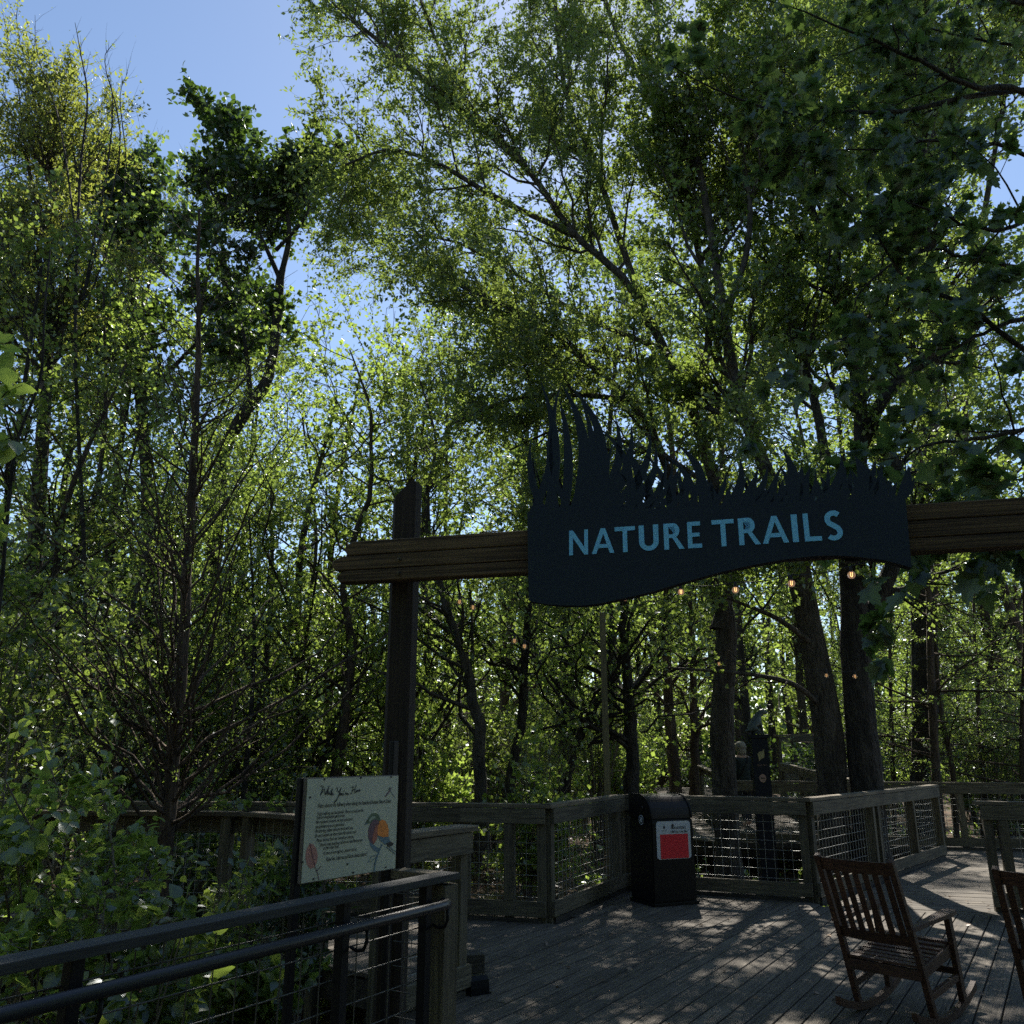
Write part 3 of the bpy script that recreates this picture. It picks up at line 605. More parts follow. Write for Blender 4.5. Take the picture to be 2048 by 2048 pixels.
# ------------------------------------------------------------------ info panel
def text_obj(body, size, mat, parent, M, shear=0.0, bold=0.0, spacing=1.0, width=None, name='lettering'):
    c = bpy.data.curves.new(name, 'FONT'); c.body = body; c.size = size; c.shear = shear; c.offset = bold; c.space_character = spacing; c.extrude = 0.0004
    c.materials.append(mat); o = bpy.data.objects.new(name, c); COL.objects.link(o); o.parent = parent
    sx = 1.0
    if width:
        bpy.context.view_layer.update(); w = o.dimensions.x
        if w > 1e-6: sx = width / w
    bpy.context.view_layer.update(); me = bpy.data.meshes.new_from_object(o.evaluated_get(bpy.context.evaluated_depsgraph_get()))
    bpy.data.objects.remove(o); bpy.data.curves.remove(c)
    if not me.materials: me.materials.append(mat)
    o = link(name, me, None, parent); o.matrix_local = M @ Matrix.Diagonal((sx, 1, 1, 1)); return o
def info_panel():
    pr = Vector((D(794, 1650, 4.33).x, 4.33)); pl = Vector((D(606, 1680, 3.84).x, 3.84))
    d = (pr - pl); W = d.length; a = math.atan2(d.y, d.x)
    zt = D(700, 1560, 4.7).z; 
    topz = D(795, 1550, pr.y).z; H = topz - D(792, 1738, pr.y).z
    root = empty('info_panel', (pl.x, pl.y, -0.6), a, "cream notice board headed While You're Here with a bird drawing", 'sign')
    z0 = topz - H + 0.6
    m = MB(); m.box((0, 0.002, z0), (W, 0.020, z0 + H), bev=0.002); m.build('board', M_edge, root)
    m = MB(); m.box((0.004, -0.002, z0 + 0.004), (W - 0.004, 0.0, z0 + H - 0.004)); m.build('face', M_panel, root)
    m = MB(); m.box((-0.012, 0.022, 0.0), (0.022, 0.05, z0 + H + 0.0), bev=0.004); m.build('upright', M_steel, root)
    m = MB(); m.box((W - 0.02, 0.022, 0.0), (W + 0.018, 0.05, z0 + H + 0.16), bev=0.004); m.build('upright', M_steel, root)
    def Q(x, y):
        fx = (x - 125) / 1390.0; tp = 235 - 0.1157 * (x - 145); h = 1575 + (1395 - 1575) * fx
        return (fx * W, z0 + H * (1 - (y - tp) / h))
    yy = -0.0035
    Mx = Matrix(((1, 0, 0, 0), (0, 0, -1, 0), (0, 1, 0, 0), (0, 0, 0, 1)))
    def at(x, y): q = Q(x, y); return Matrix.Translation((q[0], yy, q[1])) @ Matrix.Rotation(R(90), 4, 'X')
    def wd(x0, x1): return (x1 - x0) / 1390.0 * W
    def line(x0, y0, x1, s, size=0.0215, mat=M_ink, bold=0.0): text_obj(s, size, mat, root, at(x0, y0), 0.28, bold - 0.0004, 1.0, wd(x0, x1))
    line(290, 675, 1400, 'Please observe the following when visiting the Audubon Louisiana Nature Center', 0.026, bold=0.0)
    rows = [(290, 790, 955, 'Enjoy walking our boardwalk. Please remain on the'), (285, 845, 680, 'trail or designated paths areas.'), (275, 915, 805, 'No outdoor animals except assistance'),
            (275, 985, 680, 'animals/harnesses are permitted.'), (275, 1050, 810, 'No littering, please take any trash with you.'), (275, 1120, 865, 'Do not remove any items from the nature trails.'),
            (300, 1185, 825, 'Please do not feed any animals or insects.'), (345, 1245, 955, 'Visitors must purchase tickets for the Planetarium'), (395, 1290, 620, 'at the front desk.'), (400, 1365, 880, 'In case of emergency, please call us.')]
    for x0, y0, x1, s in rows: line(x0, y0, x1, s)
    line(445, 1455, 1040, 'Have fun, observe and learn about nature!', 0.026, bold=0.0)
    # heading: pen strokes
    def pen(strokes, w=0.0022, mat=M_ink, name='heading_stroke', dy=0.0):
        m = MB()
        for st in strokes:
            pts = [Vector(Q(*p)) for p in st]
            for i in range(len(pts) - 1):
                dd = (pts[i + 1] - pts[i])
                if dd.length < 1e-6: continue
                nn = Vector((-dd.y, dd.x)).normalized() * w / 2; e = dd.normalized() * w * 0.3
                a_, b_ = pts[i] - e, pts[i + 1] + e
                m.prism([(a_ - nn), (b_ - nn), (b_ + nn), (a_ + nn)], 0.0032 + dy, 0.0042 + dy, Mx)
        m.build(name, mat, root)
    head = [[(310, 350), (330, 335), (350, 350), (320, 480), (370, 380), (385, 470), (430, 345), (440, 330)],
            [(390, 470), (425, 385), (415, 470), (430, 430), (440, 465)], [(448, 430), (444, 465), (452, 465)], [(452, 412), (453, 416)], [(460, 465), (480, 370), (470, 468)], [(475, 450), (495, 440), (480, 435), (480, 470), (502, 455)],
            [(535, 360), (550, 345), (560, 400), (575, 420), (610, 345)], [(600, 380), (575, 480), (540, 560), (515, 580), (560, 510), (590, 460)], [(600, 430), (590, 460), (605, 460), (610, 430), (600, 430)], [(618, 430), (620, 460), (640, 425), (640, 460)],
            [(655, 385), (650, 400)], [(665, 455), (675, 415), (690, 420)], [(690, 450), (712, 425), (700, 420), (697, 450), (722, 440)],
            [(755, 330), (790, 315), (765, 420), (745, 425)], [(770, 375), (815, 350)], [(830, 285), (805, 410), (815, 405)], [(825, 400), (845, 370), (835, 370), (828, 398), (850, 385)], [(852, 392), (858, 360), (872, 360)], [(872, 385), (892, 352), (880, 352), (878, 382), (900, 372)]]
    pen(head, 0.0026)
    def poly(pts, mat, name, lift):
        m = MB(); m.prism([Q(*p) for p in pts], 0.0022 + lift, 0.0028 + lift, Mx)
        bmesh.ops.triangulate(m.bm, faces=[f for f in m.bm.faces if len(f.verts) > 4], ngon_method='EAR_CLIP')
        m.build(name, mat, root)
    poly([(990, 865), (1035, 820), (1050, 750), (1085, 695), (1150, 680), (1205, 705), (1235, 770), (1215, 850), (1160, 830), (1075, 845)], M_green, 'bird_head', 0.0000)
    poly([(1045, 800), (1085, 745), (1140, 730), (1150, 760), (1090, 790), (1060, 830)], M_greenl, 'bird_brow', 0.0008)
    poly([(1075, 850), (1130, 780), (1210, 790), (1195, 960), (1190, 1060), (1140, 1150), (1090, 1130), (1050, 1050), (1045, 940)], M_purp, 'bird_breast', 0.0004)
    poly([(1150, 880), (1190, 840), (1190, 1060), (1140, 1145), (1110, 1080)], M_rust, 'bird_flank', 0.0012)
    poly([(1215, 800), (1260, 770), (1310, 785), (1350, 840), (1370, 920), (1370, 1010), (1290, 1030), (1200, 1010), (1180, 940)], M_orange, 'bird_wing', 0.0012)
    poly([(1200, 1015), (1290, 1035), (1370, 1012), (1405, 1090), (1330, 1140), (1250, 1090)], M_blue, 'bird_wing_tip', 0.0008)
    poly([(1060, 1080), (1095, 1135), (1145, 1155), (1230, 1200), (1210, 1260), (1150, 1240), (1090, 1180)], M_blue, 'bird_belly', 0.0002)
    poly([(1335, 1120), (1400, 1080), (1460, 1100), (1440, 1140), (1380, 1165)], M_ink, 'bird_tail', 0.0016)
    pen([[(1270, 1140), (1240, 1210), (1200, 1330), (1170, 1440), (1165, 1540)]], 0.007, M_blue, 'drawn_branch')
    pen([[(1390, 1160), (1500, 1220)], [(1350, 1170), (1500, 1255)], [(1200, 1300), (1120, 1320), (1060, 1420)], [(1190, 1330), (1110, 1400)], [(1030, 845), (990, 868)]], 0.003, M_blue, 'drawn_twig')
    poly([(215, 1205), (265, 1220), (310, 1290), (330, 1380), (325, 1470), (290, 1555), (240, 1575), (190, 1520), (165, 1420), (170, 1310)], M_pink, 'drawn_leaf', 0.0)
    pen([[(215, 1210), (260, 1400), (300, 1540), (340, 1640), (362, 1720)], [(330, 1600), (380, 1530)]], 0.0025, M_purp, 'drawn_stem')
    pen([[(1385, 285), (1350, 350), (1298, 420)]], 0.006, M_purp, 'drawn_dragonfly')
    pen([[(1340, 300), (1385, 330)], [(1355, 270), (1375, 310)], [(1380, 330), (1450, 420)]], 0.002, M_blue, 'drawn_wing')
    m = MB()
    for x, y in ((362, 240), (898, 172), (1385, 115), (180, 527), (132, 1488), (290, 1722), (845, 1585), (1348, 1462), (755, 1470)):
        q = Q(x, y); m.tube([(q[0], -0.001, q[1]), (q[0], -0.005, q[1])], 0.0045, 8)
    m.build('screw', M_ink, root)
info_panel()

# ------------------------------------------------------------------ bear proof bin
def trash_bin():
    o = Vector((1.524, 9.861, 0)); w = 0.545; dpt = 0.46; H = 1.13
    a = math.atan2(0.216, 0.482)
    root = empty('trash_bin', o, a, 'black litter bin with rounded hood and red and white label beside fence', 'trash bin')
    # profile in (y,z): y=0 front
    def prof(ins=0.0):
        P = [(ins, 0.04), (0.0 + ins, 0.86)]
        for i in range(9):
            t = R(180 - 90 * i / 8); P.append((0.24 + (0.24 - ins) * math.cos(t), 0.87 + (0.26 - ins) * math.sin(t)))
        P += [(dpt - ins, 1.13 - ins), (dpt - ins, 0.04)]
        return P
    m = MB(); P = prof(); m.prism([(y, z) for y, z in P[:2]] + [(0.012, 0.885), (dpt, 0.885), (dpt, 0.04)], 0, w)
    for v in m.bm.verts: v.co = Vector((v.co.z, v.co.x, v.co.y))
    for v in m.bm.verts:                                      # slight taper to the top
        k = v.co.z / 0.9; v.co.x = w / 2 + (v.co.x - w / 2) * (1.03 - 0.03 * k)
    bmesh.ops.bevel(m.bm, geom=list(m.bm.edges), offset=0.012, segments=2, affect='EDGES'); m.build('body', M_bin, root)
    m = MB(); pr_ = [(0.012, 0.888)] + [(0.24 + 0.228 * math.cos(R(180 - 90 * i / 10)), 0.888 + 0.242 * math.sin(R(180 - 90 * i / 10))) for i in range(1, 11)] + [(dpt, 1.13), (dpt, 0.888)]
    m.prism(pr_, 0.02, w - 0.02)
    for v in m.bm.verts: v.co = Vector((v.co.z, v.co.x, v.co.y))
    m.build('hood', M_hood, root, False)
    for x0 in (0.0, w - 0.022):
        m = MB(); pr2 = [(0.0, 0.886)] + [(0.24 + 0.24 * math.cos(R(180 - 90 * i / 10)), 0.886 + 0.256 * math.sin(R(180 - 90 * i / 10))) for i in range(1, 11)] + [(dpt + 0.004, 1.142), (dpt + 0.004, 0.886)]
        m.prism(pr2, x0, x0 + 0.0215)
        for v in m.bm.verts: v.co = Vector((v.co.z, v.co.x, v.co.y))
        bmesh.ops.bevel(m.bm, geom=list(m.bm.edges), offset=0.004, segments=1, affect='EDGES'); m.build('side_panel', M_bin, root)
    m = MB(); m.box((-0.015, -0.02, 0.0), (w + 0.015, dpt + 0.015, 0.038), bev=0.006); m.build('base', M_bin, root)
    # label
    lx0, lx1, lz0, lz1 = 0.055, 0.50, 0.505, 0.905
    def rr(x0, x1, z0, z1, r, y0, y1, mat, name):
        m = MB(); pts = []
        for cx, cz, a0 in ((x1 - r, z1 - r, 0), (x0 + r, z1 - r, 90), (x0 + r, z0 + r, 180), (x1 - r, z0 + r, 270)):
            for i in range(5): pts.append((cx + r * math.cos(R(a0 + i * 22.5)), cz + r * math.sin(R(a0 + i * 22.5))))
        m.prism(pts, y0, y1)
        for v in m.bm.verts: v.co = Vector((v.co.x, -v.co.z, v.co.y))
        return m.build(name, mat, root)
    lz1 = 0.86; lz0 = 0.47
    rr(lx0, lx1, lz0, lz1, 0.035, 0.0015, 0.004, M_white, 'label_plate')
    rr(lx0 + 0.045, lx1 - 0.035, lz0 + 0.005, lz0 + 0.255, 0.004, 0.005, 0.006, M_red, 'red_panel')
    Mf = Matrix.Rotation(R(90), 4, 'X')
    text_obj('YOUR LOCATION IS', 0.036, M_ink, root, Matrix.Translation((lx0 + 0.19, -0.0055, lz1 - 0.083)) @ Mf, 0, 0.0006, 1, 0.20)
    text_obj('11000 Lake Forest Blvd.', 0.036, M_ink, root, Matrix.Translation((lx0 + 0.18, -0.0055, lz1 - 0.122)) @ Mf, 0, 0.0, 1, 0.225)
    m = MB(); m.tube([(lx0 + 0.215, -0.004, lz1 - 0.045), (lx0 + 0.215, -0.006, lz1 - 0.045)], 0.016, 14)
    m.prism([(lx0 + 0.201, lz1 - 0.05), (lx0 + 0.229, lz1 - 0.05), (lx0 + 0.215, lz1 - 0.078)], 0.0042, 0.0058, Matrix(((1, 0, 0, 0), (0, 0, -1, 0), (0, 1, 0, 0), (0, 0, 0, 1))))
    m.build('location_pin', M_ink, root)
    m = MB(); m.box((lx0 + 0.09, -0.006, lz1 - 0.075), (lx0 + 0.115, -0.004, lz1 - 0.05)); m.build('printed_mark', M_ink, root)
    text_obj('CITY OF', 0.013, M_ink, root, Matrix.Translation((lx0 + 0.07, -0.0055, lz1 - 0.10)) @ Mf, 0, 0, 1, 0.06)
    # seal on the left side: dark ring with pale figure
    m = MB(); n_ = 20
    for k in range(n_):
        t0, t1 = 2 * math.pi * k / n_, 2 * math.pi * (k + 1) / n_
        m.prism([(0.17 + 0.045 * math.cos(t0), 0.87 + 0.052 * math.sin(t0)), (0.17 + 0.045 * math.cos(t1), 0.87 + 0.052 * math.sin(t1)), (0.17 + 0.039 * math.cos(t1), 0.87 + 0.046 * math.sin(t1)), (0.17 + 0.039 * math.cos(t0), 0.87 + 0.046 * math.sin(t0))], 0.0, 0.003)
    for v in m.bm.verts: v.co = Vector((-0.022 - v.co.z, v.co.x, v.co.y))
    m.build('seal_ring', M_white, root)
    m = MB(); m.prism([(0.155, 0.845), (0.185, 0.845), (0.190, 0.87), (0.182, 0.897), (0.170, 0.903), (0.158, 0.897), (0.150, 0.87)], 0.0, 0.003)
    for v in m.bm.verts: v.co = Vector((-0.022 - v.co.z, v.co.x, v.co.y))
    m.build('seal_figure', M_white, root)
    m = MB(); m.ball((-0.012, 0.15, 1.0), 0.012, 8); m.build('lock_rivet', M_bolt, root)
trash_bin()

# ------------------------------------------------------------------ rocking chairs
def make_chair():
    root = empty('rocking_chair', (0, 0, 0), 0)
    hw = 0.265
    def curve_rocker(x):
        m = MB(); pts_t = []; N = 14; Rk = 1.15
        for i in range(N + 1):
            t = i / N; y = -0.52 + t * 0.98; zb = Rk - math.sqrt(Rk * Rk - (y + 0.02) ** 2)
            pts_t.append((y, zb))
        vs = []
        for y, z in pts_t:
            vs.append([m.bm.verts.new((x + sx * 0.019, y, z + dz)) for sx, dz in ((-1, 0.0), (1, 0.0), (1, 0.05), (-1, 0.05))])
        for i in range(N):
            for k in range(4): m.bm.faces.new((vs[i][k], vs[i][(k + 1) % 4], vs[i + 1][(k + 1) % 4], vs[i + 1][k]))
        m.bm.faces.new(vs[0][::-1]); m.bm.faces.new(vs[-1]); m.build('rocker', M_chair, root)
    for sx in (-1, 1):
        x = sx * hw
        curve_rocker(x)
        m = MB(); m.bar((x, -0.235, 0.055), (x, -0.36, 0.50), 0.04, 0.045, Vector((0, 1, 0)), bev=0.004)
        m.bar((x, -0.36, 0.495), (x, -0.575, 1.10), 0.04, 0.045, Vector((0, 1, 0)), bev=0.006)
        m.build('back_post', M_chair, root)
        m = MB(); m.bar((x, 0.245, 0.06), (x, 0.185, 0.625), 0.04, 0.055, Vector((0, 1, 0)), bev=0.004); m.build('front_leg', M_chair, root)
        m = MB(); prof = [(-0.44, -0.028), (-0.20, -0.03), (0.05, -0.048), (0.16, -0.055), (0.24, -0.05), (0.27, -0.02), (0.27, 0.03), (0.22, 0.05), (0.08, 0.045), (-0.2, 0.028), (-0.44, 0.022)]
        m.prism([(y, xx) for y, xx in prof], 0.628, 0.655)
        for v in m.bm.verts: v.co = Vector((x + v.co.y * sx * -1, v.co.x, v.co.z + 0.02 * (v.co.x + 0.44)))
        bmesh.ops.bevel(m.bm, geom=list(m.bm.edges), offset=0.005, segments=2, affect='EDGES'); m.build('armrest', M_chair, root)
        m = MB(); m.bar((x, -0.265, 0.20), (x, 0.225, 0.235), 0.03, 0.045, bev=0.003); m.build('side_stretcher', M_chair, root)
        m = MB(); m.bar((x * 0.93, -0.33, 0.345), (x * 0.93, 0.205, 0.41), 0.03, 0.075, bev=0.003); m.build('seat_rail', M_chair, root)
    m = MB(); m.bar((-hw, -0.33, 0.345), (hw, -0.33, 0.345), 0.03, 0.07, bev=0.003); m.build('rear_seat_rail', M_chair, root)
    m = MB(); m.bar((-hw, 0.235, 0.405), (hw, 0.235, 0.405), 0.03, 0.06, bev=0.003); m.build('front_seat_rail', M_chair, root)
    m = MB(); m.bar((-hw, 0.24, 0.26), (hw, 0.24, 0.26), 0.03, 0.045, bev=0.003); m.build('front_stretcher', M_chair, root)
    for k in range(8):
        y = -0.315 + k * 0.073; z = 0.388 + 0.115 * (y + 0.315) - 0.012 * math.sin(min(1, (k / 7)) * math.pi)
        m = MB(); m.box((-hw + 0.022, y - 0.031, z), (hw - 0.022, y + 0.031, z + 0.018), bev=0.004); m.build('seat_slat', M_chair, root)
    def cross(y, z, h, name, bow=0.03):
        m = MB(); n = 8; vs = []
        for i in range(n + 1):
            t = i / n; x = -hw + 0.022 + t * (2 * hw - 0.044); yo = y - bow * math.sin(t * math.pi)
            vs.append([m.bm.verts.new((x, yo + dy - dz * 0.35, z + dz)) for dy, dz in ((-0.011, -h / 2), (0.011, -h / 2), (0.011, h / 2), (-0.011, h / 2))])
        for i in range(n):
            for k in range(4): m.bm.faces.new((vs[i][k], vs[i][(k + 1) % 4], vs[i + 1][(k + 1) % 4], vs[i + 1][k]))
        m.bm.faces.new(vs[0][::-1]); m.bm.faces.new(vs[-1]); m.build(name, M_chair, root)
    cross(-0.553, 1.04, 0.085, 'crest_rail'); cross(-0.385, 0.565, 0.07, 'lower_back_rail')
    for k in range(7):
        x = -hw + 0.022 + (k + 0.5) / 7 * (2 * hw - 0.044); b = 0.03 * math.sin((k + 0.5) / 7 * math.pi)
        m = MB(); m.bar((x, -0.392 - b, 0.59), (x, -0.542 - b, 1.01), 0.042, 0.013, Vector((0, 1, 0)), bev=0.003); m.build('back_slat', M_chair, root)
    return root
def copy_tree(o, parent=None):
    c = o.copy(); COL.objects.link(c)
    if parent is not None: c.parent = parent
    for ch in list(o.children): copy_tree(ch, c)
    return c
ch1 = make_chair(); ch2 = copy_tree(ch1)
ch1.location = (2.55, 6.08, 0.0); ch1.rotation_euler = (R(2.8), 0, R(-48.2)); ch1.scale = (0.9, 0.9, 0.9)
tag(ch1, 'whole brown slatted wooden rocking chair standing on the sun dappled deck', 'rocking chair', 'wooden rocking chairs on the deck')
tp = Matrix.LocRotScale(None, ch1.rotation_euler, ch1.scale) @ Vector((-0.265, -0.575, 1.10))
g2 = G(1990, 1735, tp.z); ch2.rotation_euler = (R(2.8), 0, R(-42)); ch2.scale = (0.9, 0.9, 0.9)
o2 = Matrix.LocRotScale(None, ch2.rotation_euler, ch2.scale) @ Vector((-0.265, -0.575, 1.10)); ch2.location = (g2.x - o2.x, g2.y - o2.y, 0.0)
tag(ch2, 'brown wooden rocking chair cut off by the right edge of the picture', 'rocking chair', 'wooden rocking chairs on the deck')

# ------------------------------------------------------------------ skinned figures
def skinned(name, verts, edges, radii, mat, parent, sub=2, root_i=0):
    me = bpy.data.meshes.new(name); me.from_pydata([Vector(v) for v in verts], edges, [])
    o = bpy.data.objects.new(name, me); COL.objects.link(o); o.parent = parent
    sk = o.modifiers.new('skin', 'SKIN'); sk.use_smooth_shade = True; sk.use_x_symmetry = False
    ss = o.modifiers.new('sub', 'SUBSURF'); ss.levels = sub; ss.render_levels = sub
    for i, r in enumerate(radii):
        r = r if hasattr(r, '__len__') else (r, r)
        me.skin_vertices[0].data[i].radius = r; me.skin_vertices[0].data[i].use_root = (i == root_i)
    bpy.context.view_layer.update()
    dg = bpy.context.evaluated_depsgraph_get(); nm = bpy.data.meshes.new_from_object(o.evaluated_get(dg))
    o.modifiers.clear(); o.data = nm; nm.materials.clear(); nm.materials.append(mat)
    return o

def person():
    p = D(1484, 1540, 19.0)
    root = empty('person', (p.x, 19.0, 0.07), R(20), 'person with pale grey hair in a dark coat walking beyond the fence', 'person')
    # faces local +Y
    v = [(0, 0, 0.93), (0, -0.01, 1.10), (0, -0.02, 1.28), (0, -0.01, 1.40), (0, 0.01, 1.47), (0, 0.03, 1.54),
         (0.17, -0.01, 1.37), (0.225, -0.02, 1.12), (0.22, 0.10, 0.90), (-0.17, -0.01, 1.37), (-0.225, -0.04, 1.12), (-0.22, 0.04, 0.90),
         (0.09, 0, 0.88), (0.10, 0.06, 0.50), (0.10, 0.0, 0.09), (0.10, 0.13, 0.04), (-0.09, 0, 0.88), (-0.10, -0.03, 0.50), (-0.10, -0.20, 0.10), (-0.10, -0.08, 0.04)]
    e = [(0, 1), (1, 2), (2, 3), (3, 4), (4, 5), (3, 6), (6, 7), (7, 8), (3, 9), (9, 10), (10, 11), (0, 12), (12, 13), (13, 14), (14, 15), (0, 16), (16, 17), (17, 18), (18, 19)]
    r = [(0.17, 0.13), (0.15, 0.115), (0.18, 0.12), (0.13, 0.10), 0.055, 0.05, 0.075, 0.055, 0.04, 0.075, 0.055, 0.04, 0.095, 0.065, 0.045, 0.04, 0.095, 0.065, 0.045, 0.04]
    skinned('body', v, e, r, M_skin, root)
    v2 = [(0, 0, 0.80), (0, 0, 0.95), (0, -0.01, 1.10), (0, -0.02, 1.28), (0, -0.01, 1.41), (0.18, -0.01, 1.37), (0.235, -0.02, 1.12), (0.225, 0.08, 0.94), (-0.18, -0.01, 1.37), (-0.235, -0.04, 1.12), (-0.225, 0.02, 0.94)]
    e2 = [(0, 1), (1, 2), (2, 3), (3, 4), (4, 5), (5, 6), (6, 7), (4, 8), (8, 9), (9, 10)]
    r2 = [(0.21, 0.17), (0.20, 0.16), (0.18, 0.145), (0.20, 0.14), (0.14, 0.11), 0.09, 0.07, 0.052, 0.09, 0.07, 0.052]
    skinned('coat', v2, e2, r2, M_coat, root)
    v3 = [(0, 0, 0.86), (0.09, 0, 0.80), (0.10, 0.06, 0.50), (0.10, 0.0, 0.10), (-0.09, 0, 0.80), (-0.10, -0.03, 0.50), (-0.10, -0.19, 0.11)]
    skinned('trousers', v3, [(0, 1), (1, 2), (2, 3), (0, 4), (4, 5), (5, 6)], [0.14, 0.11, 0.08, 0.065, 0.11, 0.08, 0.065], M_trouser, root)
    m = MB(); m.ball((0, 0.04, 1.60), 0.085, 20, (0.92, 1.08, 1.28))
    m.ball((0, 0.135, 1.585), 0.016, 8, (0.9, 1.1, 1.6)); m.ball((0.082, 0.03, 1.59), 0.018, 8, (0.4, 1, 1.6)); m.ball((-0.082, 0.03, 1.59), 0.018, 8, (0.4, 1, 1.6))
    m.build('head', M_skin, root, True)
    m = MB()
    for sx in (-1, 1): m.ball((sx * 0.03, 0.121, 1.605), 0.011, 8)
    m.ball((0, 0.122, 1.545), 0.018, 8, (1.2, 0.4, 0.35)); m.build('face_feature', M_ink, root, True)
    m = MB(); m.ball((0, 0.0, 1.63), 0.118, 20, (1.02, 1.0, 0.95)); m.ball((0, -0.035, 1.54), 0.095, 16, (1.05, 0.8, 1.15))
    rr = random.Random(5)
    for v_ in m.bm.verts:
        n_ = (v_.co - Vector((0, 0, 1.6))).normalized(); v_.co += n_ * rr.uniform(-0.006, 0.012)
    m.build('hair', M_hair, root, True)
    for sx in (-1, 1):
        x = sx * 0.222; y0 = 0.105 if sx > 0 else 0.045
        vv = [(x, y0, 0.90), (x, y0 + 0.02, 0.84)]; ee = [(0, 1)]; rr_ = [0.026, 0.034]
        for k, (oy, l) in enumerate(((-0.026, 0.075), (-0.009, 0.088), (0.009, 0.084), (0.026, 0.066))):
            b = len(vv); vv += [(x, y0 + 0.02 + oy, 0.80), (x - sx * 0.01, y0 + 0.025 + oy, 0.80 - l * 0.5), (x - sx * 0.022, y0 + 0.022 + oy, 0.80 - l)]
            ee += [(1, b), (b, b + 1), (b + 1, b + 2)]; rr_ += [0.0095, 0.0085, 0.007]
        b = len(vv); vv += [(x - sx * 0.02, y0 + 0.055, 0.83), (x - sx * 0.028, y0 + 0.07, 0.79)]; ee += [(1, b), (b, b + 1)]; rr_ += [0.011, 0.0085]
        skinned('hand', vv, ee, rr_, M_skin, root, 1)
    m = MB(); m.tube([(0.12, 0.10, 1.40), (0.0, 0.165, 1.20), (-0.17, 0.15, 0.98), (-0.2, 0.0, 0.93), (-0.1, -0.17, 1.1), (0.08, -0.14, 1.38), (0.12, 0.0, 1.46), (0.12, 0.10, 1.40)], 0.016, 6)
    m.build('bag_strap', M_bag, root, True)
person()

def marker():
    y = 11.75; p = D(1521, 1530, y); zt = D(1515, 1469, y).z; w = 0.105; x = p.x
    root = empty('trail_marker', (x, y, -0.62), R(-7), 'dark square trail marker post with leaf emblem behind the mesh fence', 'marker post')
    H = zt + 0.62
    m = MB(); m.box((-w, -w, 0), (w, w, H - 0.05), bev=0.006); m.build('shaft', M_marker, root)
    m = MB(); m.box((-w - 0.012, -w - 0.012, H - 0.049), (w + 0.012, w + 0.012, H), bev=0.006); m.build('cap', M_marker, root)
    Mx = Matrix(((1, 0, 0, 0), (0, 0, -1, 0), (0, 1, 0, 0), (0, 0, 0, 1)))
    zc = H - 0.27
    m = MB(); m.prism([(-0.045, zc + 0.02), (-0.02, zc + 0.045), (0.02, zc + 0.055), (0.042, zc + 0.09), (0.045, zc + 0.01), (0.035, zc - 0.03), (0.0, zc - 0.04), (-0.03, zc - 0.07), (-0.035, zc - 0.03)], w + 0.001, w + 0.004, Mx)
    m.build('leaf_emblem', M_yellow, root)
    m = MB(); zc2 = H - 0.555; m.prism([(0.043 * math.cos(k * math.pi / 10), zc2 + 0.052 * math.sin(k * math.pi / 10)) for k in range(20)], w + 0.001, w + 0.004, Mx); m.build('arrow_disc', M_coral, root)
    m = MB(); m.prism([(-0.028, zc2), (-0.01, zc2 + 0.016), (-0.01, zc2 + 0.006), (0.03, zc2 + 0.006), (0.03, zc2 - 0.006), (-0.01, zc2 - 0.006), (-0.01, zc2 - 0.016)], w + 0.005, w + 0.006, Mx); m.build('arrow', M_ink, root)
    text_obj('NATURE TRAIL', 0.024, M_coral, root, Matrix.Translation((-0.06, -w - 0.004, H - 0.40)) @ Matrix.Rotation(R(90), 4, 'X'), 0, 0, 1, 0.12)
    # seated bobcat statue looking up to the right
    st = empty('bobcat_statue', (x - 0.03, y, zt), R(10), 'bronze bobcat statue sitting on top of the trail marker', 'statue')
    s = 1.0
    v = [(-0.06, 0, 0.075), (-0.02, 0, 0.14), (0.03, 0, 0.215), (0.065, 0, 0.26), (0.105, 0, 0.30), (0.155, 0, 0.295), (0.19, 0, 0.285),
         (0.045, 0.035, 0.17), (0.075, 0.035, 0.08), (0.08, 0.035, 0.015), (0.105, 0.035, 0.01), (0.045, -0.035, 0.17), (0.075, -0.035, 0.08), (0.08, -0.035, 0.015), (0.105, -0.035, 0.01),
         (-0.03, 0.06, 0.07), (0.025, 0.065, 0.05), (-0.04, 0.06, 0.02), (0.03, 0.06, 0.013), (-0.03, -0.06, 0.07), (0.025, -0.065, 0.05), (-0.04, -0.06, 0.02), (0.03, -0.06, 0.013),
         (-0.115, 0, 0.05), (-0.15, 0.01, 0.045)]
    e = [(0, 1), (1, 2), (2, 3), (3, 4), (4, 5), (5, 6), (2, 7), (7, 8), (8, 9), (9, 10), (2, 11), (11, 12), (12, 13), (13, 14), (0, 15), (15, 16), (16, 17), (17, 18), (0, 19), (19, 20), (20, 21), (21, 22), (0, 23), (23, 24)]
    r = [0.068, 0.072, 0.058, 0.042, 0.052, 0.034, 0.02, 0.028, 0.02, 0.016, 0.016, 0.028, 0.02, 0.016, 0.016, 0.042, 0.03, 0.018, 0.017, 0.042, 0.03, 0.018, 0.017, 0.02, 0.014]
    skinned('body', v, e, r, M_statue, st)
    for sy in (-1, 1):
        m = MB(); b = Vector((0.085, sy * 0.032, 0.335)); m.tube([b, b + Vector((-0.012, sy * 0.008, 0.03)), b + Vector((-0.02, sy * 0.012, 0.06))], [0.02, 0.012, 0.001], 6); m.build('ear', M_statue, st, True)
marker()

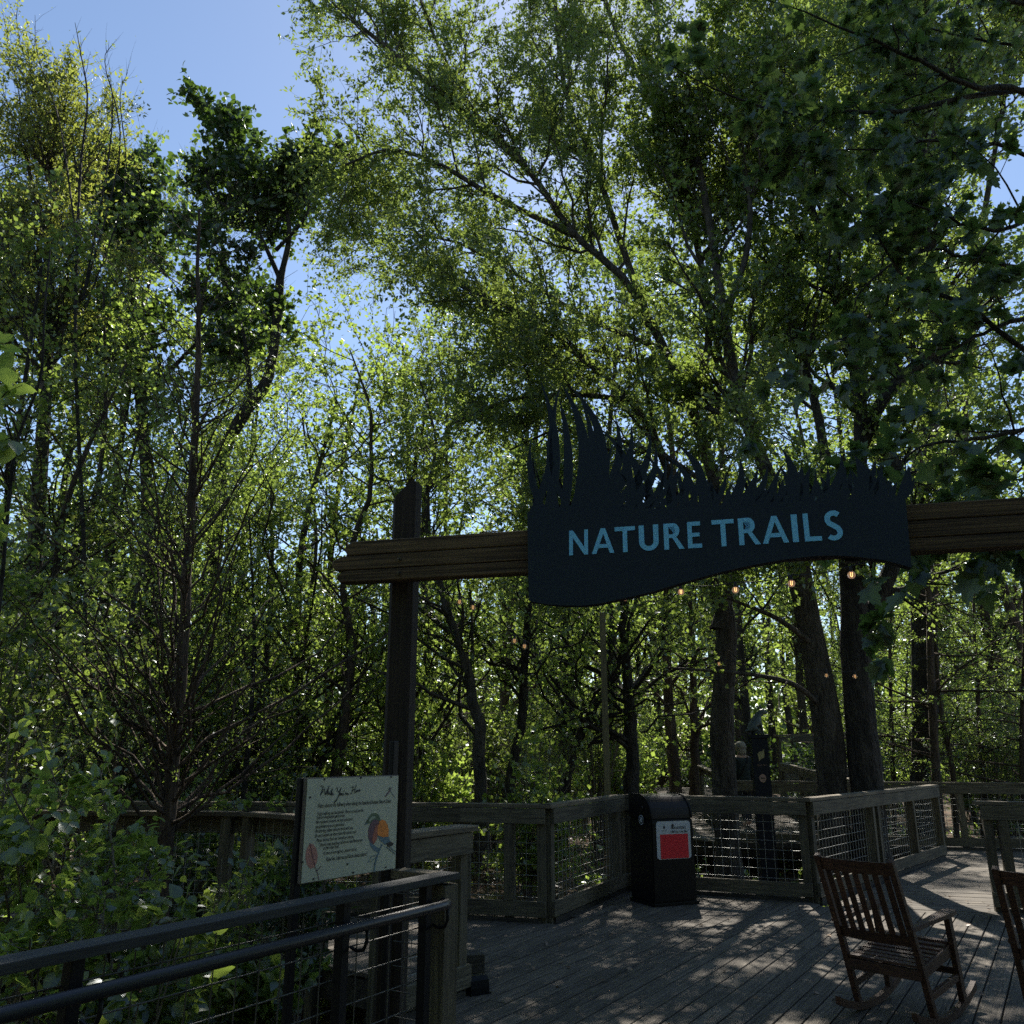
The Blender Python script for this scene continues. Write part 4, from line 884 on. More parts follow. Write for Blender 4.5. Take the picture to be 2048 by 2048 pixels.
# ------------------------------------------------------------------ lamps on strings, pole, spotlight
def glass_mat():
    m, n, l, b = newmat('bulb_glass'); b.inputs['Base Color'].default_value = (0.95, 0.85, 0.7, 1); b.inputs['Roughness'].default_value = 0.05
    b.inputs['Transmission Weight'].default_value = 0.8; b.inputs['IOR'].default_value = 1.15; b.inputs['Base Color'].default_value = (0.75, 0.55, 0.42, 1)
    b.inputs['Emission Color'].default_value = (1.0, 0.62, 0.42, 1); b.inputs['Emission Strength'].default_value = 0.04
    return m
M_glass = glass_mat()
m_fil = bpy.data.materials.new('lit_filament'); m_fil.use_nodes = True; nn = m_fil.node_tree.nodes
nn['Principled BSDF'].inputs['Emission Color'].default_value = (1.0, 0.62, 0.25, 1); nn['Principled BSDF'].inputs['Emission Strength'].default_value = 1.5
def bulb_meshes():
    g = MB(); g.ball((0, 0, 0), 0.030, 16); go = g.bm
    me_g = bpy.data.meshes.new('bulb_globe'); go.to_mesh(me_g); me_g.materials.append(M_glass); me_g.polygons.foreach_set('use_smooth', [True] * len(me_g.polygons))
    s = MB(); s.tube([(0, 0, 0.027), (0, 0, 0.055), (0, 0, 0.07)], [0.013, 0.014, 0.006], 8); me_s = bpy.data.meshes.new('socket'); s.bm.to_mesh(me_s); me_s.materials.append(M_cable)
    f = MB(); f.tube([(-0.006, 0, 0.018), (-0.006, 0, -0.008), (0, 0, -0.013), (0.006, 0, -0.008), (0.006, 0, 0.018)], 0.0028, 5); me_f = bpy.data.meshes.new('filament'); f.bm.to_mesh(me_f); me_f.materials.append(m_fil)
    return me_g, me_s, me_f
BM_ = bulb_meshes()
m_dim = m_fil.copy(); m_dim.name = 'faint_filament'; m_dim.node_tree.nodes['Principled BSDF'].inputs['Emission Strength'].default_value = 0.5
M_glass2 = M_glass.copy(); M_glass2.node_tree.nodes['Principled BSDF'].inputs['Emission Strength'].default_value = 0.0
BD_ = [q.copy() for q in BM_]; BD_[0].materials[0] = M_glass2; BD_[2].materials[0] = m_dim
def string_lights(label, a, bulbs, b, kit=BM_):
    """a, b = ends of the cable; bulbs hang from it"""
    root = empty('string_lights', a, 0, label, 'string lights', 'strings of small globe lamps')
    pts = [Vector(a)] + [Vector(q) + Vector((0, 0, 0.07)) for q in bulbs] + [Vector(b)]; fine = []
    for i in range(len(pts) - 1):
        for k in range(6):
            t = k / 6; p = pts[i].lerp(pts[i + 1], t); p.z -= 0.04 * 4 * t * (1 - t) * min(1, (pts[i + 1] - pts[i]).length); fine.append(p - Vector(a))
    fine.append(pts[-1] - Vector(a))
    m = MB(); m.tube(fine, 0.005, 5); m.build('cable', M_cable, root)
    for q in bulbs:
        bo = link('bulb', kit[0], None, root); bo.location = Vector(q) - Vector(a)
        so = link('socket', kit[1], None, bo); fo = link('filament', kit[2], None, bo)
string_lights('near string of globe lamps hanging just below the sign', D(1900, 1060, 6.2), [D(1703, 1150, 6.5), D(1583, 1167, 6.9), D(1471, 1180, 7.3), D(1362, 1184, 7.8), D(1250, 1196, 8.3)], D(1150, 1150, 8.8))
string_lights('dim string of globe lamps crossing behind the gate post', D(1150, 1330, 9.5), [D(1049, 1293, 9.0), D(1029, 1282, 8.8), D(946, 1215, 8.6), D(919, 1204, 8.4)], D(800, 1150, 8.0), BD_)
string_lights('far string of globe lamps crossing the big trunks', D(1215, 1240, 11.3), [D(1438, 1328, 11.3), D(1653, 1351, 11.2), D(1710, 1353, 11.2)], D(1900, 1300, 11.2), BD_)
def pole():
    p = D(1215, 1590, 11.35)
    root = empty('light_pole', (p.x, 11.35, -0.62), 0, 'thin yellowish timber pole rising behind the mesh fence corner', 'pole')
    m = MB(); H = D(1213, 1225, 11.35).z + 0.62; s = 0.037; m.box((-s, -s, 0), (s, s, H), bev=0.006); m.build('shaft', M_pole, root)
    m = MB(); m.tube([(0, -0.045, H - 0.12), (0, -0.07, H - 0.12), (0, -0.08, H - 0.15)], 0.006, 6); m.build('hook', M_bolt, root)
pole()
def spot():
    p = G(950, 1984)
    m = MB(); m.box((-0.02, -0.09, 0.0), (0.16, 0.09, 0.13), bev=0.006)
    b = m.build('timber_block', M_kerb); q = G(922, 1944); b.location = (q.x, q.y, 0); b.rotation_euler = (0, 0, R(20))
    tag(b, 'short sawn timber block lying on the deck against the corner post', 'block')
    root = empty('floodlight', (p.x, p.y, 0.0), R(-60), 'small black hooded floodlight on the deck beside the corner post', 'floodlight')
    root.scale = (0.78, 0.78, 0.78)
    m = MB(); prof = [(-0.10, 0.0), (-0.10, 0.07), (-0.07, 0.125), (-0.02, 0.14), (0.05, 0.14), (0.09, 0.11), (0.10, 0.05), (0.10, 0.0)]
    inn = [(-0.09, 0.0), (-0.09, 0.065), (-0.064, 0.115), (-0.02, 0.13), (0.045, 0.13), (0.08, 0.105), (0.09, 0.05), (0.09, 0.0)]
    n = len(prof)
    A = [[m.bm.verts.new((x, y, z)) for x, z in pr] for y in (-0.09, 0.09) for pr in (prof, inn)]
    for i in range(n - 1):
        m.bm.faces.new((A[0][i], A[0][i + 1], A[2][i + 1], A[2][i])); m.bm.faces.new((A[1][i], A[1][i + 1], A[3][i + 1], A[3][i]))
        m.bm.faces.new((A[0][i], A[0][i + 1], A[1][i + 1], A[1][i])); m.bm.faces.new((A[2][i], A[2][i + 1], A[3][i + 1], A[3][i]))
    m.build('hood', M_steel, root)
    m = MB(); m.box((-0.08, 0.0, 0.0), (0.08, 0.08, 0.11), bev=0.008); m.build('lamp_body', M_bin, root)
    m = MB(); m.box((-0.12, -0.10, 0.0), (0.12, 0.10, 0.012)); m.build('base_plate', M_steel, root)
spot()

# ================================================================== vegetation
rs = RS
def nrm(a): return a / (np.linalg.norm(a, axis=-1, keepdims=True) + 1e-9)
def spline(pts, n):
    """smooth polyline through pts ([k,d]) resampled to n points"""
    p = np.asarray(pts, float); k = len(p)
    if k == 2:
        t = np.linspace(0, 1, n)[:, None]; return p[0] * (1 - t) + p[1] * t
    q = np.vstack([2 * p[0] - p[1], p, 2 * p[-1] - p[-2]]); out = []
    for s in np.linspace(0, k - 1 - 1e-6, n):
        i = int(s); t = s - i; a, b, c, d = q[i], q[i + 1], q[i + 2], q[i + 3]
        out.append(0.5 * ((2 * b) + (-a + c) * t + (2 * a - 5 * b + 4 * c - d) * t * t + (-a + 3 * b - 3 * c + d) * t ** 3))
    return np.array(out)
def spawn(P, Rr, n_per, tmin, length, lsd, ang, up, K=6, rr=0.5, rmin=0.004, taper=0.25, wob=0.05, tmax=1.0, bias=None, droop=0.0):
    """children of polylines P [N,K0,3]; returns [N*n_per,K,3] and radii"""
    N, K0, _ = P.shape; M_ = N * n_per
    if M_ == 0: return np.zeros((0, K, 3)), np.zeros((0, K))
    pid = np.repeat(np.arange(N), n_per); t = rs.uniform(tmin, tmax, M_) * (K0 - 1) * 0.9999
    i = np.clip(t.astype(int), 0, K0 - 2); f = (t - i)[:, None]
    p0 = P[pid, i] * (1 - f) + P[pid, i + 1] * f; r0 = Rr[pid, i] * (1 - f[:, 0]) + Rr[pid, i + 1] * f[:, 0]
    tan = nrm(P[pid, i + 1] - P[pid, i]); rnd = rs.normal(size=(M_, 3)); perp = nrm(rnd - tan * (rnd * tan).sum(1, keepdims=True))
    a = np.radians(ang) * rs.uniform(0.7, 1.3, M_)[:, None]
    d = tan * np.cos(a) + perp * np.sin(a); d[:, 2] += up
    if bias is not None: d = d + np.asarray(bias)[None]
    d = nrm(d); L = length * np.clip(rs.normal(1, lsd, M_), 0.3, 2.0) * (1.15 - 0.45 * (t / (K0 - 1)))
    s = np.linspace(0, 1, K)[None, :, None]
    w = np.cumsum(rs.normal(size=(M_, K, 3)) * wob, axis=1); w -= w[:, :1]
    Q = p0[:, None] + d[:, None] * (L[:, None, None] * s) + w * L[:, None, None] * 0.5
    Q[:, :, 2] -= droop * L[:, None] * (s[:, :, 0] ** 2)
    rb = np.maximum(np.minimum(r0 * rr, r0 * 0.8), rmin)
    Q2 = rb[:, None] * (1 - (1 - taper) * s[:, :, 0])
    return Q, Q2

T_OVAL = (np.array([[0, 0, 0], [0.42, 0.42, 0.10], [0, 1, 0], [-0.42, 0.42, 0.10]]), np.array([[0, 1, 2], [0, 2, 3]]))
T_LANCE = (np.array([[0, 0, 0], [0.24, 0.4, 0.06], [0, 1, -0.08], [-0.24, 0.4, 0.06]]), np.array([[0, 1, 2], [0, 2, 3]]))
T_OVATE = (np.array([[0, 0, 0], [0.30, 0.22, 0.07], [0.36, 0.5, 0.08], [0.20, 0.78, 0.02], [0, 1.0, -0.10], [-0.20, 0.78, 0.02], [-0.36, 0.5, 0.08], [-0.30, 0.22, 0.07], [0, 0.5, 0]]),
           np.array([[0, 1, 8], [1, 2, 8], [2, 3, 8], [3, 4, 8], [4, 5, 8], [5, 6, 8], [6, 7, 8], [7, 0, 8]]))
def maple_template():
    o = [(0.0, 0.0), (0.16, -0.04), (0.40, -0.02), (0.34, 0.12), (0.58, 0.34), (0.44, 0.38), (0.42, 0.50), (0.24, 0.46), (0.20, 0.72), (0.10, 0.74), (0.0, 1.0)]
    full = o + [(-x, y) for x, y in o[-2:0:-1]]
    V = [(x, y, 0.14 * abs(x) - 0.10 * y * y) for x, y in full] + [(0, 0.34, 0.0)]
    n = len(full); return np.array(V), np.array([[i, (i + 1) % n, n] for i in range(n)])
T_MAPLE = maple_template()
def spray(nl=5, long=0.62):
    Vs = []; Fs = []; k = 0
    for i in range(nl):
        if i == nl - 1: a, o, s = 0, 0.45, 0.62
        else: a, o, s = (55 if i % 2 else -55), 0.12 + 0.18 * (i // 2), 0.50
        v = T_OVAL[0] * s * np.array([0.8, 1, 1]); ca, sa = math.cos(R(a)), math.sin(R(a))
        v = np.stack([v[:, 0] * ca + v[:, 1] * sa, -v[:, 0] * sa + v[:, 1] * ca + o, v[:, 2] + rs.uniform(-0.05, 0.05)], 1)
        Vs.append(v); Fs.append(T_OVAL[1] + k); k += 4
    return np.vstack(Vs), np.vstack(Fs)
T_SPRAY = spray()
def leaves(pos, dirs, size, tmpl, upb=0.5, rnd=0.7, sd=0.25):
    """leaf faces at pos pointing along dirs"""
    N = len(pos); d = nrm(dirs + rs.normal(size=(N, 3)) * 0.35)
    nn = rs.normal(size=(N, 3)) * rnd; nn[:, 2] += upb
    x = nrm(np.cross(d, nn)); z = np.cross(x, d); s = size * np.clip(rs.normal(1, sd, N), 0.45, 1.7)
    T, Fc = tmpl; T = T
    V = pos[:, None] + s[:, None, None] * (T[None, :, 0:1] * x[:, None] + T[None, :, 1:2] * d[:, None] + T[None, :, 2:3] * z[:, None])
    F2 = Fc[None] + (np.arange(N) * len(T))[:, None, None]
    return V.reshape(-1, 3), F2.reshape(-1, Fc.shape[1])
def along(P, n_per, tmin=0.2, jit=0.02, out=0.5, up=0.0):
    """leaf points and directions on twigs"""
    N, K, _ = P.shape; pid = np.repeat(np.arange(N), n_per); t = rs.uniform(tmin, 1, len(pid)) * (K - 1) * 0.9999
    i = t.astype(int); f = (t - i)[:, None]; p = P[pid, i] * (1 - f) + P[pid, i + 1] * f; tan = nrm(P[pid, i + 1] - P[pid, i])
    d = tan * 0.6 + rs.normal(size=p.shape) * out; d[:, 2] += up
    return p + rs.normal(size=p.shape) * jit, nrm(d)

class Tree:
    def __init__(s, name, loc, label, cat='tree', group=None):
        s.loc = np.array(loc, float); s.root = empty(name, tuple(loc), 0, label, cat, group); s.tb = []; s.lv = []
    def wood(s, P, Rr, sides): s.tb.append(tubes(np.asarray(P) - s.loc, Rr, sides))
    def leaf(s, P, n, size, tmpl, **k):
        kk = {q: k.pop(q) for q in ('upb', 'rnd', 'sd') if q in k}
        p, d = along(P, n, **k); s.lv.append(leaves(p - s.loc, d, size, tmpl, **kk))
    def merge(s, L):
        Vs = []; Fs = []; k = 0
        for V, Fq in L: Vs.append(V); Fs.append(Fq + k); k += len(V)
        return np.vstack(Vs), np.vstack(Fs)
    def build(s, bk, lf, trunk=None, crown='crown'):
        if trunk:
            V, Fq = s.merge(s.tb[:trunk]); mesh_np('trunk', V, Fq, bk, s.root, smooth=True)
            if len(s.tb) > trunk: V, Fq = s.merge(s.tb[trunk:]); mesh_np('branches', V, Fq, bk, s.root, smooth=True)
        elif s.tb:
            V, Fq = s.merge(s.tb); mesh_np('trunk', V, Fq, bk, s.root, smooth=True)
        if s.lv: V, Fq = s.merge(s.lv); mesh_np(crown, V, Fq, lf, s.root)
        return s.root
def limb(px, y, r0, r1, n=14, wob=0.0):
    """limb through photo points (u, v[, depth]) at depth y"""
    pts = [tuple(D(p[0], p[1], p[2] if len(p) > 2 else y)) for p in px]
    P = spline(pts, n); P[1:-1] += rs.normal(size=P[1:-1].shape) * wob
    return P[None], np.linspace(r0, r1, n)[None]
def knob(P, Rr, amp=0.06):
    q = Rr * (1 + rs.normal(size=Rr.shape) * amp); q[:, 0] *= 1.25; return P, q

def hero(name, loc, label, limbs, bk, lf, leafsize, sec=(9, 2.6, 42, 0.35), twg=(9, 0.9, 45, 0.2), nleaf=9, tmpl=T_OVAL, tmin=0.35, trunk=None, extra_leaf=0, twmin=0.15, bare=0.0, side=10, bare_limbs=0):
    t = Tree(name, loc, label)
    for P, Rr in limbs: P, Rr = knob(P, Rr, 0.04); t.wood(P, Rr, side)
    nt_ = len(t.tb)
    for k, (P, Rr) in enumerate(limbs[0 if trunk is None else trunk:len(limbs) - bare_limbs]):
        Lk = np.linalg.norm(np.diff(P[0], axis=0), axis=1).sum()
        n2 = max(3, int(sec[0] * Lk / 5))
        S, Sr = spawn(P, Rr, n2, tmin, sec[1], 0.3, sec[2], sec[3], K=7, rr=0.5, rmin=0.012, wob=0.07)
        t.wood(S, Sr, 5)
        # smaller boughs
        S2, S2r = spawn(S, Sr, 4, 0.25, sec[1] * 0.5, 0.3, 38, 0.15, K=5, rr=0.6, rmin=0.007, wob=0.07); t.wood(S2, S2r, 4)
        allS = [(S, Sr), (S2, S2r)]
        for Pq, Rq in allS:
            W, Wr = spawn(Pq, Rq, twg[0], twmin, twg[1], 0.35, twg[2], twg[3], K=3, rr=0.6, rmin=0.0035, wob=0.08, droop=0.12)
            t.wood(W, Wr, 3)
            Wl = W if bare == 0 else W[rs.uniform(size=len(W)) > bare]
            t.leaf(Wl, nleaf, leafsize, tmpl, tmin=0.15, jit=0.03, out=0.6, upb=0.6, rnd=0.8)
    for P, Rr in limbs[len(limbs) - bare_limbs:] if bare_limbs else []:
        S, Sr = spawn(P, Rr, 7, 0.3, 0.8, 0.4, 45, 0.1, K=6, rr=0.5, rmin=0.005, wob=0.08); t.wood(S, Sr, 4); W, Wr = spawn(S, Sr, 4, 0.3, 0.3, 0.4, 45, 0.1, K=4, rr=0.5, rmin=0.002); t.wood(W, Wr, 3)
    return t.build(bk, lf, trunk=nt_)

# ---- large limbed tree in the centre, its crown filling the top of the picture
def center_tree():
    y = 13.6
    L = [limb([(1462, 1800), (1450, 1590), (1444, 1450), (1450, 1330), (1452, 1240), (1425, 1160), (1395, 1100)], y, 0.19, 0.15),
         limb([(1440, 1260), (1452, 1180), (1452, 1090), (1440, 1000), (1410, 900), (1385, 820)], y, 0.13, 0.09),
         limb([(1395, 1100), (1360, 1020), (1320, 900, 13.4), (1260, 800, 13.2), (1180, 730, 13.0), (1080, 650, 12.8), (960, 590, 12.6), (860, 545, 12.4)], y, 0.085, 0.025, 18),
         limb([(1385, 820), (1330, 700), (1250, 560, 13.2), (1150, 470, 13), (1050, 330, 13), (960, 240, 13), (880, 100, 13), (820, -60, 13)], y, 0.085, 0.025, 18),
         limb([(1385, 820), (1420, 660), (1400, 520), (1370, 380), (1340, 250), (1320, 100), (1300, -100)], y, 0.08, 0.03, 16),
         limb([(1300, 650), (1240, 480, 13.8), (1190, 330, 14), (1130, 180, 14.2), (1110, 0, 14.4), (1100, -160, 14.5)], y, 0.07, 0.03, 14),
         limb([(1150, 470, 13), (1000, 400, 12.8), (880, 330, 12.6), (780, 300, 12.4), (690, 330, 12.3)], 13, 0.06, 0.02, 14),
         limb([(1050, 330, 13), (900, 200, 12.6), (780, 100, 12.3), (690, 20, 12.2), (650, -80, 12.1)], 13, 0.06, 0.02, 14),
         limb([(1400, 520), (1500, 400, 13), (1560, 250, 12.8), (1600, 80, 12.6), (1640, -80, 12.5)], y, 0.06, 0.02, 14),
         limb([(1260, 800, 13.2), (1150, 790, 12.9), (1020, 800, 12.5), (900, 850, 12.2)], y, 0.05, 0.015, 12),
         limb([(1330, 700), (1180, 640, 14.2), (1050, 560, 14.6), (900, 480, 14.8), (740, 470, 15)], y, 0.05, 0.015, 12),
         limb([(1440, 1000), (1360, 930, 13.2), (1240, 880, 13), (1120, 860, 12.9), (1020, 900, 12.8)], y, 0.05, 0.015, 12),
         limb([(1385, 820), (1290, 730, 14.2), (1170, 700, 14.5), (1060, 720, 14.8), (950, 700, 15)], y, 0.05, 0.015, 12),
         limb([(1440, 1090), (1320, 1080, 13), (1220, 1070, 12.6), (1140, 1050, 12.3)], y, 0.045, 0.015, 12),  # this and the following low limbs hide behind the sign, added to shade the deck
         limb([(1450, 1090), (1540, 1070, 12.9), (1640, 1050, 12.5)], y, 0.04, 0.012, 10),
         limb([(1435, 1060), (1360, 1050, 12.3), (1260, 1080, 11.4)], y, 0.04, 0.012, 10),
         limb([(1395, 860), (1480, 760, 14.2), (1540, 700, 14.6), (1600, 600, 15)], y, 0.05, 0.015, 12),
         limb([(1340, 250), (1240, 80, 14.5), (1180, -100, 15), (1120, -300, 15.5)], y, 0.06, 0.03, 12)]
    hero('tree', D(1462, 1800, y), 'large central tree with limbs fanning up left above the sign', L, M_bark, L_olive, 0.078,
         sec=(14, 1.75, 48, 0.35), twg=(8, 0.62, 45, 0.2), nleaf=20, tmpl=T_LANCE, tmin=0.28, trunk=2)
center_tree()
# ---- the double trunked tree right of centre: two stems and their limbs
def double_tree():
    y = 12.6
    L = [limb([(1672, 1745), (1665, 1590), (1655, 1450), (1628, 1300), (1605, 1180), (1585, 1080)], y, 0.225, 0.17),
         limb([(1585, 1080), (1540, 960), (1500, 860), (1470, 760), (1448, 640), (1425, 480), (1392, 300), (1360, 150)], y, 0.125, 0.045, 18),
         limb([(1600, 1140), (1650, 1000, 12.9), (1640, 850, 13), (1600, 700, 13.2), (1560, 560, 13.4), (1540, 380, 13.5), (1560, 200, 13.5)], y, 0.10, 0.03, 16),
         limb([(1448, 640), (1490, 520, 12.3), (1500, 400, 12.2), (1480, 280, 12.2), (1500, 100, 12.1)], y, 0.06, 0.02, 12),
         limb([(1640, 1300), (1560, 1240, 12.2), (1490, 1210, 12), (1440, 1190, 11.9)], y, 0.05, 0.012, 10),
         limb([(1650, 1420), (1590, 1370, 12.2), (1510, 1350, 12), (1400, 1340, 11.8), (1330, 1335, 11.8)], y, 0.045, 0.012, 12)]
    hero('tree', D(1672, 1745, y), 'left stem of the twin trunks, brown ridged bark, leaning left under the sign', L, M_bark, L_mid, 0.072,
         sec=(16, 1.7, 48, 0.3), twg=(7, 0.62, 45, 0.2), nleaf=20, tmin=0.3, trunk=1, bare_limbs=2)
    L = [limb([(1742, 1735), (1735, 1590), (1722, 1450), (1712, 1300), (1708, 1200), (1702, 1100)], y - 0.1, 0.25, 0.19),
         limb([(1702, 1110), (1712, 980), (1722, 880), (1716, 760), (1690, 640), (1650, 500), (1600, 330), (1580, 120)], y - 0.1, 0.14, 0.04, 18),
         limb([(1712, 1290), (1750, 1210), (1785, 1130), (1800, 1060)], y - 0.1, 0.13, 0.11, 10),
         limb([(1800, 1060), (1800, 960), (1770, 880)], y, 0.10, 0.08, 8),
         limb([(1716, 900), (1765, 800, 12.3), (1820, 740, 12.2), (1880, 690, 12.1), (1960, 600, 12)], y, 0.12, 0.05, 12),
         limb([(1705, 1090), (1630, 1060, 12), (1540, 1060, 11.3)], y - 0.1, 0.04, 0.012, 10), limb([(1715, 990), (1790, 960, 12), (1860, 930, 11.6)], y - 0.1, 0.04, 0.012, 10),  # low leafy limbs at sign height, added to break up sun on the deck
         limb([(1690, 640), (1780, 480, 12.8), (1850, 300, 13), (1900, 100, 13), (1930, -100, 13)], y, 0.07, 0.03, 12),
         limb([(1650, 500), (1700, 330, 13.4), (1720, 150, 13.6), (1740, -80, 13.8)], y, 0.06, 0.03, 12)]
    hero('tree', D(1742, 1735, y - 0.1), 'right stem of the twin trunks, darkest and thickest, forking to the right', L, M_barkd, L_mid, 0.072,
         sec=(15, 1.7, 48, 0.3), twg=(7, 0.6, 45, 0.2), nleaf=18, tmin=0.3, trunk=1)
    L = [limb([(1845, 1700, 18), (1850, 1300, 18), (1835, 1000, 18), (1858, 850, 18), (1862, 730, 18), (1855, 500, 18), (1830, 250, 18), (1850, -100, 18)], 18, 0.28, 0.10, 18),
         limb([(1858, 780, 18), (1940, 560, 18), (1990, 300, 18), (2040, 0, 18)], 18, 0.10, 0.04), limb([(1860, 650, 18), (1760, 450, 18), (1700, 200, 18.2), (1690, -100, 18.4)], 18, 0.09, 0.04),
         limb([(1840, 350, 18), (1960, 150, 17.6), (2050, -100, 17.4)], 18, 0.08, 0.03)]
    hero('tree', D(1845, 1700, 18), 'tall dark trunk rising above the right end of the sign against bright sky', L, M_barkd, L_mid, 0.10,
         sec=(12, 2.2, 50, 0.3), twg=(8, 0.75, 45, 0.2), nleaf=12, tmin=0.62, side=9)
double_tree()
# ---- left trees
def left_trees():
    y = 15.0
    L = [limb([(385, 1790, y), (400, 1450, y), (410, 1250), (432, 1080), (440, 960), (452, 890), (500, 810), (535, 760), (552, 660), (560, 560)], y, 0.17, 0.085, 20),
         limb([(560, 560), (552, 540), (525, 480), (495, 420), (470, 370)], y, 0.06, 0.02), limb([(560, 560), (578, 480), (575, 430), (562, 390), (545, 350)], y, 0.06, 0.02),
         limb([(552, 500), (600, 450, 14.7), (618, 410, 14.6), (605, 360, 14.5)], y, 0.04, 0.015), limb([(525, 420), (450, 410), (420, 380), (412, 350)], y, 0.04, 0.015),
         limb([(500, 810), (497, 740), (480, 640), (440, 540)], y, 0.06, 0.02)]
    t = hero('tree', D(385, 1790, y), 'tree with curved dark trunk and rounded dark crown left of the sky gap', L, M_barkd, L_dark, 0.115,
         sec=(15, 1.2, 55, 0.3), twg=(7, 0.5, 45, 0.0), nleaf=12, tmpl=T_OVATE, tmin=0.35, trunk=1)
    y = 16.5
    L = [limb([(300, 1760), (305, 1400), (300, 1200), (290, 900), (270, 700), (262, 520), (258, 430), (255, 350)], y, 0.16, 0.05, 18),
         limb([(270, 600), (210, 500), (200, 460), (205, 400)], y, 0.05, 0.02), limb([(270, 560), (330, 470), (350, 450), (340, 410)], y, 0.05, 0.02),
         limb([(285, 800), (380, 700), (440, 640), (470, 600)], y, 0.05, 0.02), limb([(280, 760), (190, 690), (130, 640)], y, 0.05, 0.02)]
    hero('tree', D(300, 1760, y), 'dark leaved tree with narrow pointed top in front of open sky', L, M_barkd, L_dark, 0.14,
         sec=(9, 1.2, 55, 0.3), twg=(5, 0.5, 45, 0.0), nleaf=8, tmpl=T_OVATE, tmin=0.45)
    y = 13.0
    for k, (lab, base, tops, lf, sz) in enumerate([
        ('yellow green tree with feathery top at the upper left edge', [(40, 1800), (60, 1300), (80, 950), (95, 720), (100, 500), (105, 350), (95, 220)],
         [[(90, 700), (30, 560), (-10, 420), (-30, 280)], [(98, 560), (140, 450), (155, 370), (145, 290)], [(96, 700), (150, 620), (180, 560)], [(100, 500), (60, 350), (40, 210)], [(92, 620), (-30, 640), (-120, 560)]], L_yel, 0.075),
        ('tall leafy tree behind the yellow green one at the left edge', [(-90, 1800, 17), (-80, 1300, 17), (-60, 900, 17), (-20, 650, 17), (0, 400, 17)],
         [[(-20, 650, 17), (80, 520, 17), (130, 400, 17)], [(-40, 800, 17), (90, 760, 17), (190, 680, 17)], [(-60, 900, 17), (60, 900, 17), (150, 850, 17)]], L_olive, 0.09)]):
        L = [limb(base, y, 0.15, 0.04, 18)] + [limb(q, y, 0.05, 0.015) for q in tops]
        hero('tree', D(base[0][0], base[0][1], base[0][2] if len(base[0]) > 2 else y), lab, L, M_bark, lf, sz, sec=(13, 1.3, 45, 0.45), twg=(7, 0.6, 40, 0.35), nleaf=10, tmpl=T_LANCE if k == 0 else T_OVAL, tmin=0.45)
    # bare shoots above the left crowns
    t = Tree('bare_sapling', D(150, 1780, 12.0), 'bare thin sapling whose twigs reach above the left crowns into the sky')
    B = [limb([(150, 1780), (170, 1200), (150, 700), (160, 350), (175, 200), (160, 100), (150, 45)], 12, 0.04, 0.004, 20), limb([(165, 600), (215, 330), (225, 200), (215, 150)], 12, 0.02, 0.003),
         limb([(165, 600), (240, 300), (210, 130), (220, 95)], 12, 0.018, 0.003), limb([(155, 500), (120, 250), (75, 110), (70, 30)], 12, 0.018, 0.003), limb([(170, 620), (250, 380), (240, 200), (255, 145)], 12, 0.015, 0.003)]
    for P, Rr in B:
        t.wood(P, Rr, 5); S, Sr = spawn(P, Rr, 12, 0.5, 0.5, 0.4, 35, 0.3, K=4, rr=0.5, rmin=0.003); t.wood(S, Sr, 3); t.leaf(S[::2], 2, 0.03, T_OVAL)
    t.build(M_barkd, L_olive, crown='buds')
left_trees()

# ---- young cypress with fine bare ascending branches, beside the left walkway
def cypress():
    y = 7.7
    t = Tree('young_cypress', D(318, 1880, y), 'slender young cypress with fine nearly bare branches standing before the left walkway')
    P, Rr = limb([(318, 1880), (328, 1720), (340, 1600), (352, 1450), (366, 1300), (378, 1120), (386, 940), (394, 800), (398, 660), (394, 520), (398, 420)], y, 0.075, 0.012, 26, 0.006)
    t.wood(P, Rr, 10)
    S, Sr = spawn(P, Rr, 120, 0.12, 1.45, 0.35, 62, 0.30, K=9, rr=0.30, rmin=0.004, taper=0.2, wob=0.045, tmax=0.97, droop=-0.12)
    t.wood(S, Sr, 4)
    W, Wr = spawn(S, Sr, 6, 0.2, 0.42, 0.45, 36, 0.05, K=5, rr=0.5, rmin=0.0022, wob=0.06); t.wood(W, Wr, 3)
    W2, W2r = spawn(W, Wr, 2, 0.2, 0.16, 0.4, 45, 0.0, K=3, rr=0.7, rmin=0.0016); t.wood(W2, W2r, 3)
    k = rs.uniform(size=len(W)) < 0.45; t.leaf(W[k], 14, 0.028, T_LANCE, tmin=0.2, out=0.8)
    t.build(M_barkr, L_bright, trunk=1, crown='needle_leaves')
cypress()

